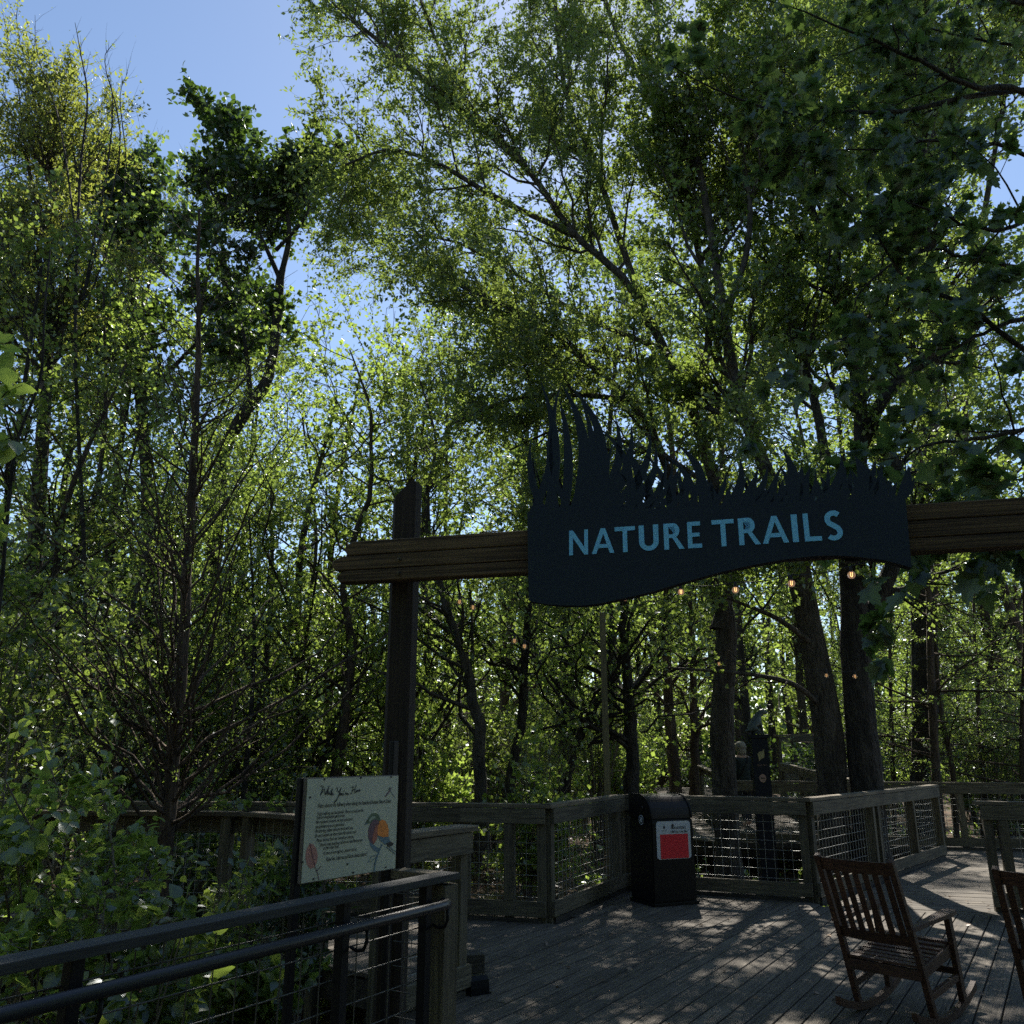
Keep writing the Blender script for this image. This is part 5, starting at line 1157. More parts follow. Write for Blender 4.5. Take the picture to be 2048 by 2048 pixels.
# ---- young backlit trees to the right of the twin trunks
def right_young():
    data = [([(1885, 1720, 16.5), (1872, 1550, 16.5), (1862, 1350, 16.5), (1858, 1200, 16.5), (1850, 1050, 16.5), (1838, 880, 16.5)], 'thin leaning tree with layered bright foliage right of the twin trunks', 0.10),
            ([(1915, 1705, 17.5), (1905, 1540, 17.5), (1882, 1420, 17.5), (1870, 1250, 17.5), (1880, 1100, 17.5), (1900, 950, 17.5)], 'thin straight stem just right of the leaning thin tree', 0.06),
            ([(1968, 1700, 18.5), (1965, 1550, 18.5), (1955, 1380, 18.5), (1948, 1220, 18.5), (1955, 1000, 18.5)], 'thin twin of pale stems nearest the right picture edge above the far fence', 0.07),
            ([(1790, 1700, 20), (1785, 1500, 20), (1780, 1300, 20), (1790, 1100, 20), (1800, 1000, 20)], 'slim tree close behind the right trunk of the pair', 0.06),
            ([(2060, 1700, 17), (2045, 1500, 17), (2050, 1250, 17), (2040, 1050, 17)], 'slim tree at the very right edge behind the far fence', 0.08)]
    for px, lab, r in data:
        t = Tree('sapling', D(*px[0]), lab)
        P, Rr = limb(px, px[0][2], r, r * 0.25, 18); t.wood(P, Rr, 8)
        S, Sr = spawn(P, Rr, 46, 0.22, 1.9, 0.3, 80, 0.12, K=7, rr=0.35, rmin=0.007, wob=0.04, droop=0.06); t.wood(S, Sr, 4)
        W, Wr = spawn(S, Sr, 9, 0.15, 0.5, 0.35, 45, 0.0, K=4, rr=0.5, rmin=0.003, droop=0.05); W[:, :, 2] = W[:, :1, 2] + (W[:, :, 2] - W[:, :1, 2]) * 0.35
        t.wood(W, Wr, 3); t.leaf(W, 11, 0.062, T_LANCE, tmin=0.1, out=0.5, upb=1.2, rnd=0.35)
        t.build(M_barkr, L_bright, trunk=1)
right_young()

# ---- named mid-distance trunks seen between the gate post and the bin
def mid_trunks():
    data = [([(965, 1700, 14), (960, 1560, 14), (955, 1440, 14), (935, 1340, 14), (905, 1250, 14), (885, 1180, 14), (860, 1090, 14), (855, 980, 14), (870, 880, 14), (840, 760, 14)], 0.115, 'grey tree with crooked trunk just right of the gate post', M_bark),
            ([(1010, 1680, 15), (1022, 1560, 15), (1045, 1440, 15), (1052, 1300, 15), (1060, 1180, 15), (1062, 1000, 15), (1055, 850, 15), (1060, 700, 15)], 0.11, 'dark straight tree seen between gate post and sign', M_barkd),
            ([(1105, 1650, 16), (1150, 1500, 16), (1200, 1400, 16), (1235, 1330, 16), (1270, 1200, 16), (1290, 1000, 16)], 0.11, 'dark tree leaning right behind the mesh fence corner', M_barkd),
            ([(1265, 1640, 16), (1262, 1500, 16), (1258, 1380, 16), (1245, 1240, 16), (1260, 1050, 16), (1250, 900, 16)], 0.15, 'dark trunk wrapped in leaves behind the bin', M_barkd),
            ([(1390, 1600, 24), (1390, 1480, 24), (1386, 1350, 24), (1380, 1200, 24), (1390, 1000, 24)], 0.15, 'straight dark trunk far off left of the central tree', M_barkr),
            ([(655, 1640, 14), (690, 1450, 14), (700, 1300, 14), (690, 1150, 14), (740, 960, 14), (735, 800, 14), (700, 700, 14)], 0.10, 'vine tangled brown tree above the info panel', M_barkr),
            ([(850, 1640, 17), (855, 1400, 17), (850, 1150, 17), (848, 1010, 17), (862, 960, 17), (900, 860, 17), (880, 700, 17), (960, 600, 17)], 0.08, 'slim forked tree whose branches spread above the gate post', M_bark)]
    for px, r, lab, bk in data:
        t = Tree('tree', D(*px[0]), lab); y = px[0][2]
        P, Rr = limb(px, y, r, r * 0.12, 20, 0.02); P, Rr = knob(P, Rr); t.wood(P, Rr, 9)
        S, Sr = spawn(P, Rr, 26, 0.18, 2.2, 0.35, 60, 0.25, K=8, rr=0.42, rmin=0.01, wob=0.08); t.wood(S, Sr, 5)
        W, Wr = spawn(S, Sr, 9, 0.15, 0.75, 0.35, 48, 0.1, K=5, rr=0.5, rmin=0.0035, wob=0.08, droop=0.1); t.wood(W, Wr, 3)
        t.leaf(W, 16, 0.068, T_OVAL, out=0.6, upb=0.7, rnd=0.7)
        t.build(bk, L_mid if rs.uniform() < 0.5 else L_bright, trunk=1)
mid_trunks()

# ---- background forest: a few individuals, copied with copies of their parts
def proto(h, spread, lf, bk, size, n1=30, base=0.22, tmpl=T_OVAL, nl=11, r=0.13, ang=55):
    t = Tree('forest_tree', (0, 0, 0), None)
    P = spline([(0, 0, 0), (rs.uniform(-.3, .3), rs.uniform(-.3, .3), h * .3), (rs.uniform(-.6, .6), rs.uniform(-.6, .6), h * .65), (rs.uniform(-.8, .8), rs.uniform(-.8, .8), h)], 18)[None]
    Rr = np.linspace(r, r * 0.2, 18)[None]; P, Rr = knob(P, Rr); t.wood(P, Rr, 8)
    S, Sr = spawn(P, Rr, n1, base, spread, 0.35, ang, 0.35, K=7, rr=0.42, rmin=0.012, wob=0.07); t.wood(S, Sr, 4)
    W, Wr = spawn(S, Sr, 16, 0.15, 0.95, 0.35, 48, 0.12, K=3, rr=0.5, rmin=0.005, droop=0.1); t.wood(W, Wr, 3)
    t.leaf(W, nl, size, tmpl, out=0.7, upb=0.6, rnd=0.8, jit=0.06)
    t.build(bk, lf, trunk=1); return t.root
GROWTH = []
LAND = [(130, 'at the left edge of the picture'), (260, 'above the lower left shrub'), (420, 'in line with the young cypress'), (560, 'between the cypress and the info panel'), (700, 'straight above the info panel'), (840, 'in line with the gate post'),
        (960, 'just right of the gate post'), (1090, 'above the deck corner left of the bin'), (1240, 'left of the thin pole'), (1340, 'above the trash bin'), (1450, 'behind the central trunk'), (1600, 'between the central and twin trunks'), (1760, 'behind the twin trunks'), (1900, 'just right of the twin trunks'), (9999, 'at the right edge of the picture')]
ORD = ['nearest', 'second nearest', 'third nearest', 'fourth nearest', 'fifth nearest', 'sixth nearest', 'seventh nearest', 'eighth nearest', 'ninth nearest', 'tenth nearest', 'eleventh nearest', 'twelfth nearest', 'thirteenth nearest', 'fourteenth nearest', 'fifteenth nearest', 'sixteenth nearest', 'seventeenth nearest', 'eighteenth nearest']
def name_growth():
    cells = {}
    for o, x, y, kind, cat in GROWTH:
        u = 1024 + F_PX * x / (y * 0.97); k = next(i for i, l in enumerate(LAND) if u < l[0]); cells.setdefault((k, cat), []).append((y, o, kind))
    for (k, cat), L in cells.items():
        L.sort(key=lambda q: q[0])
        for i, (y, o, kind) in enumerate(L):
            n = ORD[min(i, 17)] if i < len(L) - 1 or i == 0 else 'farthest'
            tag(o, kind + ', ' + n + ' ' + LAND[k][1], cat, 'forest ' + cat + ('es' if cat == 'bush' else 's') + ' behind the boardwalk')
def where(x, y):
    u = 1024 + F_PX * x / (y * 0.97)
    h = ['in the left forest edge', 'in the forest between the cypress and gate post', 'in the woods behind the gate post', 'in the woods beyond the bin', 'in the woods behind the twin trunks', 'in the woods beyond the far fence'][int(np.clip((u - 100) / 340, 0, 5))]
    return h
def forest():
    P0 = [proto(13, 3.0, L_mid, M_barkd, 0.10), proto(15, 3.2, L_bright, M_bark, 0.10), proto(11.5, 2.6, L_olive, M_barkr, 0.095, n1=24), proto(9, 2.6, L_bright, M_bark, 0.09, n1=26, base=0.12),
          proto(14, 2.6, L_dark, M_barkd, 0.12, n1=24)]
    kinds = ['mid green tree', 'bright green tree', 'olive green tree', 'short leafy tree', 'dark leaved tree']
    spots = []; tries = 0; rg = random.Random(3)
    def ok(x, y, dmin):
        return all((x - a) ** 2 + (y - b) ** 2 > dmin ** 2 for a, b, _ in spots)
    while len(spots) < 62 and tries < 9000:
        tries += 1; y = rg.uniform(19.0, 44); x = rg.uniform(-0.85, 0.85) * y + rg.uniform(-2, 2)
        if 1.0 < x < 12.5 and 11 < y < 20.5: continue
        if 2.6 < x < 8.0 and y < 28: continue
        if x > 0 and y < 19.5 and x < 4: continue
        if not ok(x, y, 1.7 + y * 0.045): continue
        spots.append((x, y, 0))
    used = [False] * len(P0); H0 = [13, 15, 11.5, 9, 14]
    fill = [(60, 14.5, 480, 1), (150, 17, 400, 1), (30, 19, 350, 0), (210, 14.5, 700, 4), (260, 19, 620, 0), (330, 13, 800, 1), (350, 18, 640, 2), (430, 16.5, 760, 1), (470, 20, 680, 0), (520, 14, 880, 3), (560, 18, 820, 1), (120, 12.5, 640, 2), (-40, 12, 500, 0),
            (600, 15, 800, 3), (250, 12, 900, 3), (640, 20, 740, 2), (420, 12.5, 930, 1), (760, 21, 700, 2), (900, 20, 660, 1), (1120, 20, 600, 1), (1230, 22, 560, 0), (1350, 24, 560, 2), (820, 16, 840, 3), (490, 12.2, 980, 0), (1000, 27, 660, 2),
            (1500, 28, 620, 0), (1620, 30, 660, 1), (1730, 30, 620, 0), (1900, 30, 640, 1), (2030, 26, 600, 2), (1440, 33, 560, 1), (1990, 27, 600, 0), (2090, 23, 560, 2)]
    spots = [(D(u, 1500, y).x, y, (k, tv)) for u, y, tv, k in fill] + spots
    for x, y, ex in spots:
        k = rg.choice([0, 0, 1, 1, 1, 2, 3, 3, 4])
        u = 1024 + F_PX * x / (y * 0.97); s = rg.uniform(0.82, 1.12)
        # the skyline dips to the left of centre
        if 150 < u < 1000: k = rg.choice([1, 2, 3, 3]); s *= 0.70 + 0.006 * max(0, y - 26)
        elif u < 480: s *= 0.95 if y > 20 else 0.85
        if not ex and y < 28: s *= 0.72 if u < 1700 else 0.5
        if ex: k = ex[0]; s = (D(u, ex[1], y).z + 0.6) / H0[k] * (0.93 if u < 560 else 1.0)
        if used[k]: o = copy_tree(P0[k])
        else: o = P0[k]; used[k] = True
        o.location = (x, y, terrain_h(x, y) + (max(0, y - 30) * 0.02)); o.rotation_euler = (0, 0, rg.uniform(0, 6.28)); o.scale = (s * rg.uniform(0.9, 1.15),) * 2 + (s,)
        GROWTH.append((o, x, y, kinds[k], 'tree'))
forest()

# ---- understory bushes
def bush_proto(lf, size, h, sp, tmpl, n=26, nl=10):
    t = Tree('bush', (0, 0, 0), None); P = []
    for k in range(n):
        a = rs.uniform(0, 6.28); r_ = rs.uniform(0.1, 1) * sp; P.append(spline([(rs.uniform(-.15, .15), rs.uniform(-.15, .15), 0), (math.cos(a) * r_ * .4, math.sin(a) * r_ * .4, h * .5 * rs.uniform(.6, 1.1)), (math.cos(a) * r_, math.sin(a) * r_, h * rs.uniform(.55, 1.1))], 9))
    P = np.array(P); Rr = np.tile(np.linspace(0.016, 0.005, 9), (n, 1)); t.wood(P, Rr, 4)
    W, Wr = spawn(P, Rr, 12, 0.2, 0.5, 0.35, 55, 0.1, K=4, rr=0.5, rmin=0.003, droop=0.1); t.wood(W, Wr, 3)
    t.leaf(W, nl, size, tmpl, out=0.7, upb=0.7, rnd=0.6, jit=0.03)
    V, Fq = t.merge(t.tb); mesh_np('stems', V, Fq, M_twig, t.root, smooth=True); V, Fq = t.merge(t.lv); mesh_np('foliage', V, Fq, lf, t.root); return t.root
def bushes():
    B = [bush_proto(L_bright, 0.085, 2.6, 1.3, T_OVAL), bush_proto(L_mid, 0.08, 3.2, 1.4, T_OVAL), bush_proto(L_dark, 0.11, 2.0, 1.2, T_OVAL), bush_proto(L_olive, 0.07, 3.8, 1.3, T_LANCE)]
    kinds = ['bright leafy bush', 'tall green bush', 'low dark leaved bush', 'wispy olive bush']; used = [False] * 4; rg = random.Random(8); spots = []
    tries = 0
    while len(spots) < 80 and tries < 6000:
        tries += 1; y = rg.uniform(10.8, 32); x = rg.uniform(-0.75, 0.72) * y
        if x > 0.9 and y < 17.4 and x < 13: continue
        if x < 1.2 and y < 10.8: continue
        if 2.2 < x < 8.6 and y < 28: continue
        if any((x - a) ** 2 + (y - b) ** 2 < (1.0 + y * 0.03) ** 2 for a, b in spots): continue
        spots.append((x, y))
    for x, y in spots:
        k = rg.randrange(4); o = copy_tree(B[k]) if used[k] else B[k]; used[k] = True
        s = rg.uniform(0.75, 1.25) * (1.0 if y > 13 else 0.7); o.location = (x, y, terrain_h(x, y)); o.rotation_euler = (0, 0, rg.uniform(0, 6.28)); o.scale = (s, s, s)
        GROWTH.append((o, x, y, kinds[k], 'bush'))
bushes()
name_growth()

# ---- far wall of woodland, grass and litter: nobody could count these
def masses():
    n = 70000; y = rs.uniform(44, 62, n); x = rs.uniform(-0.95, 0.95, n) * y; top = 11.5 + 3.5 * np.sin(x * 0.21) + 2.0 * np.sin(x * 0.53 + 1); u = 1024 + F_PX * x / y
    top = np.where((u > 480) & (u < 1000), top * 0.85, top); z = rs.uniform(0, 1, n) ** 1.15 * top
    p = np.stack([x, y, z], 1); d = rs.normal(size=(n, 3)); V, Fq = leaves(p, d, 0.42, T_OVAL, 0.3, 1.0)
    tag(mesh_np('distant_woods', V, Fq, L_mid), 'far mass of woodland foliage closing the view', kind='stuff')
    P = []
    for k in range(160):
        yy = rs.uniform(40, 60); xx = rs.uniform(-0.9, 0.9) * yy; P.append(spline([(xx, yy, 0), (xx + rs.uniform(-.4, .4), yy, 6), (xx + rs.uniform(-1, 1), yy, 13)], 6))
    V, Fq = tubes(np.array(P), np.tile(np.linspace(0.2, 0.06, 6), (160, 1)), 5); tag(mesh_np('distant_trunks', V, Fq, M_barkd), 'many trunks of the far woodland', kind='stuff')
    # unseen leaf mass continuing the woods behind the viewpoint, added to block sky light
    n = 26000; a = rs.uniform(R(150), R(390), n); r = rs.uniform(8, 17, n); z = rs.uniform(0, 1, n) * (12 + 2 * np.sin(a * 5)); x = np.cos(a) * r; y = np.sin(a) * r - 1.0
    V, Fq = leaves(np.stack([x, y, z - 0.6], 1), rs.normal(size=(n, 3)), 0.46, T_OVAL, 0.3, 1.0)
    tag(mesh_np('unseen_shade_woods', V, Fq, L_mid), 'unseen woodland foliage added around and behind the viewpoint for shade', kind='stuff')
    # leaf litter
    n = 26000; x = rs.uniform(-14, 16, n); y = rs.uniform(1.5, 24, n); z = terrain_h(x, y) + rs.uniform(0.01, 0.05, n)
    V, Fq = leaves(np.stack([x, y, z], 1), rs.normal(size=(n, 3)) * np.array([1, 1, 0.15]), 0.085, T_OVAL, 2.0, 0.5)
    tag(mesh_np('leaf_litter', V, Fq, L_litter), 'dry fallen leaves covering the forest floor', kind='stuff')
    # low ground cover
    n = 5200; x = rs.uniform(-14, 15, n); y = rs.uniform(2.5, 26, n); dens = np.sin(x * 0.9 + 1) * np.cos(y * 0.7) + 0.35
    k = rs.uniform(size=n) < np.clip(dens + 0.4, 0.05, 1); x = x[k]; y = y[k]; n = len(x)
    base = np.stack([x, y, terrain_h(x, y)], 1); d = nrm(rs.normal(size=(n, 3)) * 0.35 + np.array([0, 0, 1])); L = rs.uniform(0.12, 0.42, n)[:, None, None]
    P = base[:, None] + d[:, None] * L * np.linspace(0, 1, 4)[None, :, None]
    pp, dd = along(P, 10, tmin=0.2, out=0.9); V, Fq = leaves(pp, dd, 0.07, T_OVAL, 1.0, 0.5)
    tag(mesh_np('ground_cover', V, Fq, L_bright), 'low green seedlings and ground plants under the trees', kind='stuff')
masses()

# ---- near plants whose leaves show one by one
def leaf_mesh(tmpl, mat, name='leaf'):
    V, Fq = tmpl; me = bpy.data.meshes.new(name); me.from_pydata([tuple(v) for v in V], [], [tuple(int(i) for i in f) for f in Fq]); me.materials.append(mat); me.polygons.foreach_set('use_smooth', [True] * len(me.polygons)); return me
def in_view(p):
    d = p - np.array([0, 0, CAM_H]); yy = d[:, 1] * cT + d[:, 2] * sT; zz = -d[:, 1] * sT + d[:, 2] * cT
    u = 1024 + F_PX * d[:, 0] / np.maximum(yy, .05); v = 1024 - F_PX * zz / np.maximum(yy, .05)
    return (yy > 0.3) & (u > -10) & (u < 2058) & (v > -10) & (v < 2058), yy
def place_leaves(t, Pt, n, size, tmpl, mat, n_obj=300, upb=0.5, rnd=0.6, out=0.6, droopd=0.0, tmin=0.2):
    p, d = along(Pt, n, tmin=tmin, jit=0.01, out=out, up=-droopd); d = nrm(d); N = len(p)
    nn = rs.normal(size=(N, 3)) * rnd; nn[:, 2] += upb; x = nrm(np.cross(d, nn)); z = np.cross(x, d); s = size * np.clip(rs.normal(1, .22, N), .5, 1.5)
    vis, dep = in_view(p); score = np.where(vis, s / dep, 0); order = np.argsort(-score); top = order[:n_obj]; rest = order[n_obj:]
    me = leaf_mesh(tmpl, mat)
    for i in top:
        o = bpy.data.objects.new('leaf', me); COL.objects.link(o); o.parent = t.root
        M = Matrix(((x[i, 0] * s[i], d[i, 0] * s[i], z[i, 0] * s[i], p[i, 0] - t.loc[0]), (x[i, 1] * s[i], d[i, 1] * s[i], z[i, 1] * s[i], p[i, 1] - t.loc[1]), (x[i, 2] * s[i], d[i, 2] * s[i], z[i, 2] * s[i], p[i, 2] - t.loc[2]), (0, 0, 0, 1)))
        o.matrix_local = M
    if len(rest):
        T, Fc = tmpl
        V = (p[rest] - t.loc)[:, None] + s[rest][:, None, None] * (T[None, :, 0:1] * x[rest][:, None] + T[None, :, 1:2] * d[rest][:, None] + T[None, :, 2:3] * z[rest][:, None])
        F2 = Fc[None] + (np.arange(len(rest)) * len(T))[:, None, None]
        o = mesh_np('foliage', V.reshape(-1, 3), F2.reshape(-1, Fc.shape[1]), mat, t.root, smooth=True); o['kind'] = 'stuff'
def maple():
    base = (8.2, 6.6, 0.0)
    t = Tree('maple_tree', (8.2, 6.6, -0.6), 'near maple reaching in from the right with large dark lobed leaves')
    tr = spline([(8.2, 6.6, -0.6), (8.1, 6.6, 2), (8.2, 6.7, 5), (8.0, 6.8, 9), (8.1, 6.9, 12)], 16)[None]; t.wood(tr, np.linspace(0.22, 0.06, 16)[None], 12)
    br = [([(2300, 330, 6.8), (2048, 182, 6.2), (1950, 176, 6.0), (1850, 130, 5.8), (1760, 85, 5.7), (1660, 45, 5.6), (1540, 2, 5.5)], 0.035),
          ([(2300, 150, 6.8), (2048, 180, 6.3), (1900, 200, 6.0), (1800, 222, 5.9), (1700, 222, 5.8), (1560, 225, 5.7), (1450, 185, 5.6), (1340, 130, 5.5)], 0.028),
          ([(2350, 500, 6.6), (2048, 306, 6.2), (1950, 292, 6.1), (1860, 280, 6.0), (1760, 300, 5.9), (1650, 300, 5.8)], 0.024),
          ([(2350, 900, 6.4), (2048, 700, 6.0), (1950, 620, 5.9), (1860, 580, 5.8), (1800, 540, 5.8), (1740, 450, 5.7), (1680, 380, 5.7), (1640, 320, 5.6)], 0.026),
          ([(2350, 600, 6.4), (2048, 640, 6.1), (1980, 660, 6.0), (1900, 700, 5.9), (1800, 760, 5.8), (1740, 700, 5.8)], 0.024),
          ([(2400, 100, 6.8), (2100, 20, 6.4), (1900, -20, 6.1), (1750, -30, 6.0), (1620, -60, 6.0)], 0.03),
          ([(2400, 760, 5.6), (2150, 840, 5.2), (2048, 860, 5.0), (1930, 880, 4.9), (1830, 900, 4.8), (1780, 960, 4.8)], 0.022),
          ([(2400, 1000, 5.0), (2150, 960, 4.6), (2060, 990, 4.3), (1990, 1030, 4.1), (1960, 1060, 4.0)], 0.014),
          ([(2400, 400, 6.2), (2100, 430, 5.8), (1980, 460, 5.6), (1860, 420, 5.5), (1780, 400, 5.5)], 0.024),
          ([(2400, 560, 7.0), (2100, 540, 6.6), (1950, 520, 6.4), (1850, 500, 6.3), (1740, 560, 6.2), (1700, 640, 6.2)], 0.024),
          ([(2400, 240, 7.0), (2150, 100, 6.8), (2000, 90, 6.6), (1850, 60, 6.5), (1780, 130, 6.4)], 0.024)]
    tw = []
    for k, (px, r) in enumerate(br):
        P, Rr = limb(px, 6, r, 0.004, 22, 0.008)
        s0 = np.array([[8.1, 6.7, float(np.clip(P[0, 0, 2] - 1.0, 1.5, 10))]]); P = np.concatenate([s0, P[0]])[None]; Rr = np.concatenate([[r * 1.3], Rr[0]])[None]
        t.wood(P, Rr, 6)
        S, Sr = spawn(P, Rr, 6 if k != 7 else 5, 0.25, 0.85 if k != 7 else 0.35, 0.35, 45, 0.05, K=7, rr=0.5, rmin=0.004, wob=0.05, droop=0.05); t.wood(S, Sr, 4)
        W, Wr = spawn(S, Sr, 5, 0.2, 0.30, 0.3, 45, 0.0, K=4, rr=0.6, rmin=0.002, droop=0.15); t.wood(W, Wr, 3); tw.append(W)
        W3, W3r = spawn(P, Rr, 10, 0.3, 0.25, 0.3, 60, 0.0, K=4, rr=0.5, rmin=0.002, droop=0.2); t.wood(W3, W3r, 3); tw.append(W3)
    V, Fq = t.merge(t.tb[:1]); mesh_np('trunk', V, Fq, M_bark, t.root, smooth=True)
    V, Fq = t.merge(t.tb[1:]); mesh_np('branches', V, Fq, M_barkd, t.root, smooth=True)
    Pt = np.concatenate(tw); place_leaves(t, Pt, 7, 0.108, T_MAPLE, L_maple, 300, upb=0.7, rnd=0.55, out=0.5, droopd=0.35, tmin=0.3)
maple()
def left_shrubs():
    # broad leaved bush at the lower left
    t = Tree('leafy_shrub', (-2.9, 5.4, -0.6), 'bright backlit shrub with toothed leaflets at the lower left behind the railing')
    st = []
    tips = [(20, 1440, 5.0), (80, 1480, 5.2), (140, 1500, 5.3), (200, 1540, 5.4), (250, 1600, 5.5), (60, 1580, 4.8), (120, 1650, 4.9), (180, 1720, 5.0), (230, 1680, 5.4), (30, 1700, 4.7), (280, 1640, 5.8), (90, 1780, 4.8), (10, 1560, 4.6), (160, 1580, 5.6), (300, 1700, 5.6), (-40, 1480, 4.8), (-30, 1640, 4.6), (210, 1800, 4.9), (60, 1880, 4.4)]
    for u, v, y in tips:
        e = D(u, v, y); b = np.array([-2.9 + rs.uniform(-.9, .9), 5.3 + rs.uniform(-.5, .5), -0.6]); e = np.array(e)
        st.append(spline([b, b * 0.45 + e * 0.55 + np.array([rs.uniform(-.1, .1), 0, 0.25]), e], 10))
    P = np.array(st); Rr = np.tile(np.linspace(0.013, 0.004, 10), (len(st), 1)); t.wood(P, Rr, 5)
    W, Wr = spawn(P, Rr, 15, 0.3, 0.36, 0.35, 55, 0.1, K=5, rr=0.5, rmin=0.0022, droop=0.15); t.wood(W, Wr, 3)
    V, Fq = t.merge(t.tb); mesh_np('stems', V, Fq, M_twig, t.root, smooth=True)
    place_leaves(t, W, 9, 0.066, T_OVATE, L_bright, 300, upb=0.9, rnd=0.45, out=0.55, droopd=0.25)
    # sprig entering at the left edge
    t = Tree('climbing_sprig', (-2.4, 3.4, -0.6), 'thin stem with large light green leaves at the far left edge')
    P, Rr = limb([(-60, 2000, 3.6), (-30, 1500, 3.7), (5, 1150, 3.8), (30, 900, 3.8), (80, 760, 3.8), (88, 640, 3.8), (100, 500, 3.9)], 3.8, 0.011, 0.004, 22)
    P[0, 0] = (-2.4, 3.4, -0.6); t.wood(P, Rr, 6)
    S = [limb(q, 3.5, 0.005, 0.002, 10) for q in ([(20, 980, 3.7), (-10, 900, 3.5), (0, 800, 3.4), (45, 770, 3.35)], [(10, 1050, 3.7), (-20, 950, 3.5), (10, 880, 3.4), (55, 880, 3.35)], [(40, 880, 3.7), (-10, 730, 3.5), (0, 660, 3.45)], [(0, 1160, 3.7), (-20, 1080, 3.5), (0, 1010, 3.45)], [(30, 900, 3.7), (10, 820, 3.5), (20, 740, 3.4)])]
    for a, b in S: t.wood(a, b, 4)
    V, Fq = t.merge(t.tb); mesh_np('stem', V, Fq, M_barkd, t.root, smooth=True)
    place_leaves(t, np.concatenate([a[:, ::2] for a, b in S]), 9, 0.085, T_OVATE, L_bright, 300, upb=0.7, rnd=0.5, out=0.5, droopd=0.5, tmin=0.5)
    # mid left climbing mass of leaves
    t = Tree('leafy_shrub', (-5.2, 7.6, -0.6), 'tall vine covered shrub filling the left side above the walkway fence'); st = []
    for k in range(30):
        u = rs.uniform(-60, 260); v = rs.uniform(1020, 1400) + max(0, u - 150) * 0.9; y = rs.uniform(6.2, 8.4)
        e = np.array(D(u, v, y)); b = np.array([rs.uniform(-6.2, -4.0), rs.uniform(6.8, 8.0), -0.6]); st.append(spline([b, b * .4 + e * .6 + np.array([rs.uniform(-.4, .2), 0, .3]), e], 10))
    P = np.array(st); Rr = np.tile(np.linspace(0.015, 0.004, 10), (len(st), 1)); t.wood(P, Rr, 4)
    W, Wr = spawn(P, Rr, 14, 0.3, 0.5, 0.35, 55, 0.1, K=5, rr=0.5, rmin=0.0025, droop=0.15); t.wood(W, Wr, 3)
    V, Fq = t.merge(t.tb); mesh_np('stems', V, Fq, M_twig, t.root, smooth=True)
    place_leaves(t, W, 10, 0.062, T_OVATE, L_mid, 300, upb=0.8, rnd=0.5, out=0.55, droopd=0.2)
    # palmate bushes among the lower left
    for k, (u, v, y, h, lab) in enumerate([(440, 1800, 6.2, 1.0, 'drooping palm leaved plant right of the cypress foot'), (600, 1720, 6.6, 0.7, 'dark leaved plant behind the info panel legs'), (380, 1690, 9.0, 1.4, 'dark bush just right of the cypress stem before the walkway'),
                                            (500, 1640, 9.2, 1.3, 'grey green bush hanging over the left walkway fence'), (250, 1900, 4.6, 0.8, 'seedling clump low behind the left railing'), (500, 1960, 5.6, 0.5, 'small weeds in sunlit litter seen through the railing mesh')]):
        c = D(u, v, y); t = Tree('bush', (c.x, y, -0.6), lab, 'bush'); st = []
        for j in range(16):
            a = rs.uniform(0, 6.28); r_ = rs.uniform(.1, .55) * h; st.append(spline([(c.x, y, -0.6), (c.x + math.cos(a) * r_ * .5, y + math.sin(a) * r_ * .5, (c.z - 0.6) / 2 + 0.1), (c.x + math.cos(a) * r_, y + math.sin(a) * r_, c.z + rs.uniform(-.3, .3) * h)], 8))
        P = np.array(st); Rr = np.tile(np.linspace(0.01, 0.003, 8), (16, 1)); t.wood(P, Rr, 4)
        W, Wr = spawn(P, Rr, 8, 0.35, 0.26, 0.35, 60, 0.1, K=4, rr=0.5, rmin=0.002, droop=0.2); t.wood(W, Wr, 3)
        V, Fq = t.merge(t.tb); mesh_np('stems', V, Fq, M_twig, t.root, smooth=True)
        V, Fq = leaves(*[q - (t.loc if i == 0 else 0) for i, q in enumerate(along(W, 9, out=0.6, up=-0.2))], 0.075, T_LANCE if k < 2 else T_OVATE, 0.8, 0.5); mesh_np('foliage', V, Fq, L_dark if k in (1, 2) else L_mid, t.root)
left_shrubs()
# fallen leaves on the deck
def deck_leaves():
    rg = random.Random(2)
    n = 170; p = np.array([(rg.uniform(0.2, 6.5), rg.uniform(5, 11.5), 0.012) for _ in range(n)])
    V, Fq = leaves(p, rs.normal(size=(n, 3)) * np.array([1, 1, 0.1]), 0.042, T_OVATE, 1.5, 0.4); tag(mesh_np('fallen_leaves', V, Fq, L_litter), 'small dry leaves scattered on the deck boards', kind='stuff')
    b = G(1911, 1741); V, Fq = leaves(np.array([[0, 0, 0.03]]), np.array([[0.8, 0.4, 0.1]]), 0.16, T_MAPLE, 1.0, 0.5)
    o = mesh_np('fallen_leaf', V, Fq, L_litter); o.location = b; tag(o, 'single curled brown leaf lying on the path past the chair', 'leaf')
deck_leaves()
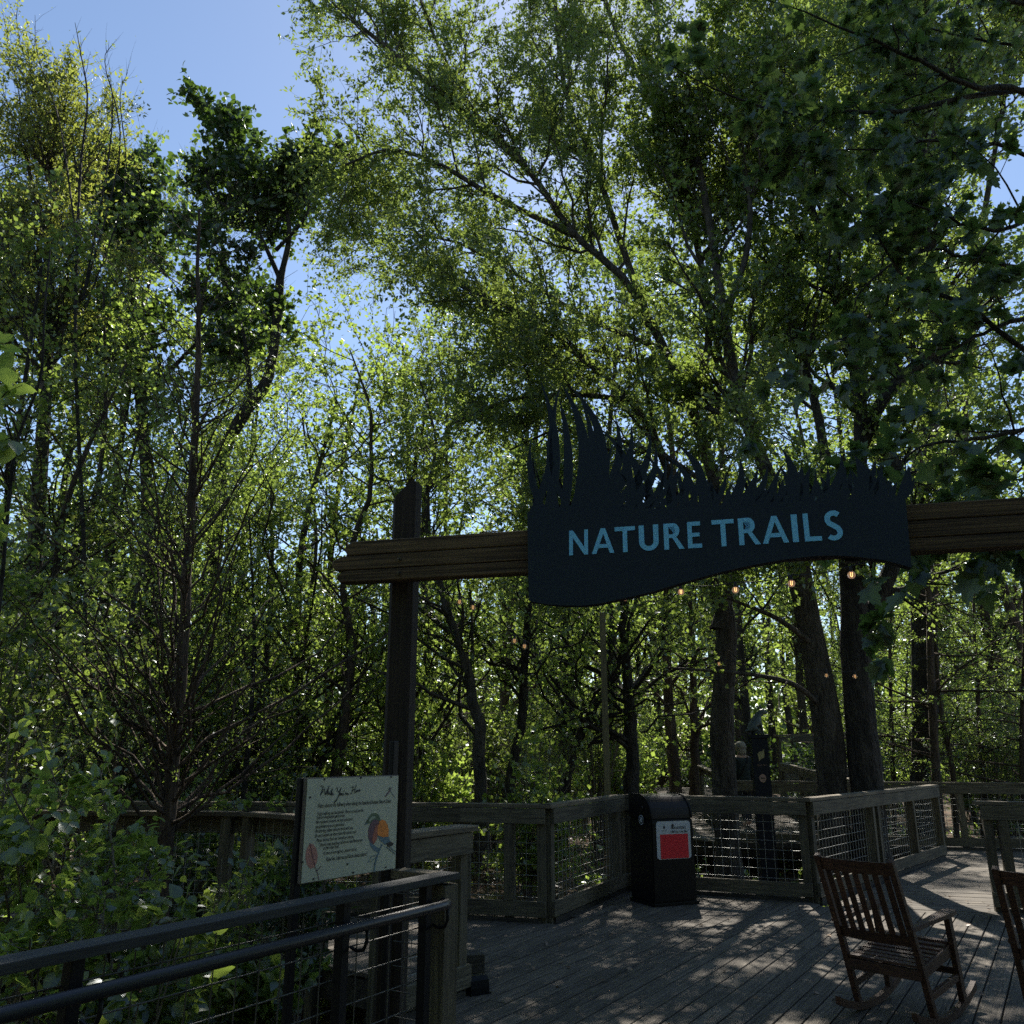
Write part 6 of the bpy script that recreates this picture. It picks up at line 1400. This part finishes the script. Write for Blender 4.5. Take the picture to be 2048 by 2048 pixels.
# grass tuft seen through the mesh behind the panel fence
def tufts():
    for u, v, y, lab in ((1500, 1765, 11.2, 'pale grass clump at the foot of the trail marker'), (1585, 1770, 11.0, 'sunlit grass clump right of the trail marker foot'), (976, 1790, 9.7, 'sunlit leafy sprig just behind the short fence')):
        c = D(u, v, y); z = -0.6 if y > 10 else 0.0
        n = 90; a = rs.uniform(0, 6.28, n); l = rs.uniform(.25, .6, n) * (1 if y > 10 else .45); b = np.stack([rs.normal(0, .12, n), rs.normal(0, .12, n), np.zeros(n)], 1) * (1 if y > 10 else .4)
        d = nrm(np.stack([np.cos(a) * .5, np.sin(a) * .5, np.ones(n)], 1)); s = np.linspace(0, 1, 5)[None, :, None]
        P = b[:, None] + d[:, None] * l[:, None, None] * s; P[:, :, 2] -= (s[:, :, 0] ** 2) * l[:, None] * .25
        V, Fq = tubes(P, np.tile(np.array([.004, .004, .0035, .0025, .0008]), (n, 1)), 3); o = mesh_np('grass_clump', V, Fq, L_yel); o.location = (c.x, y, z); tag(o, lab, 'grass')
tufts()
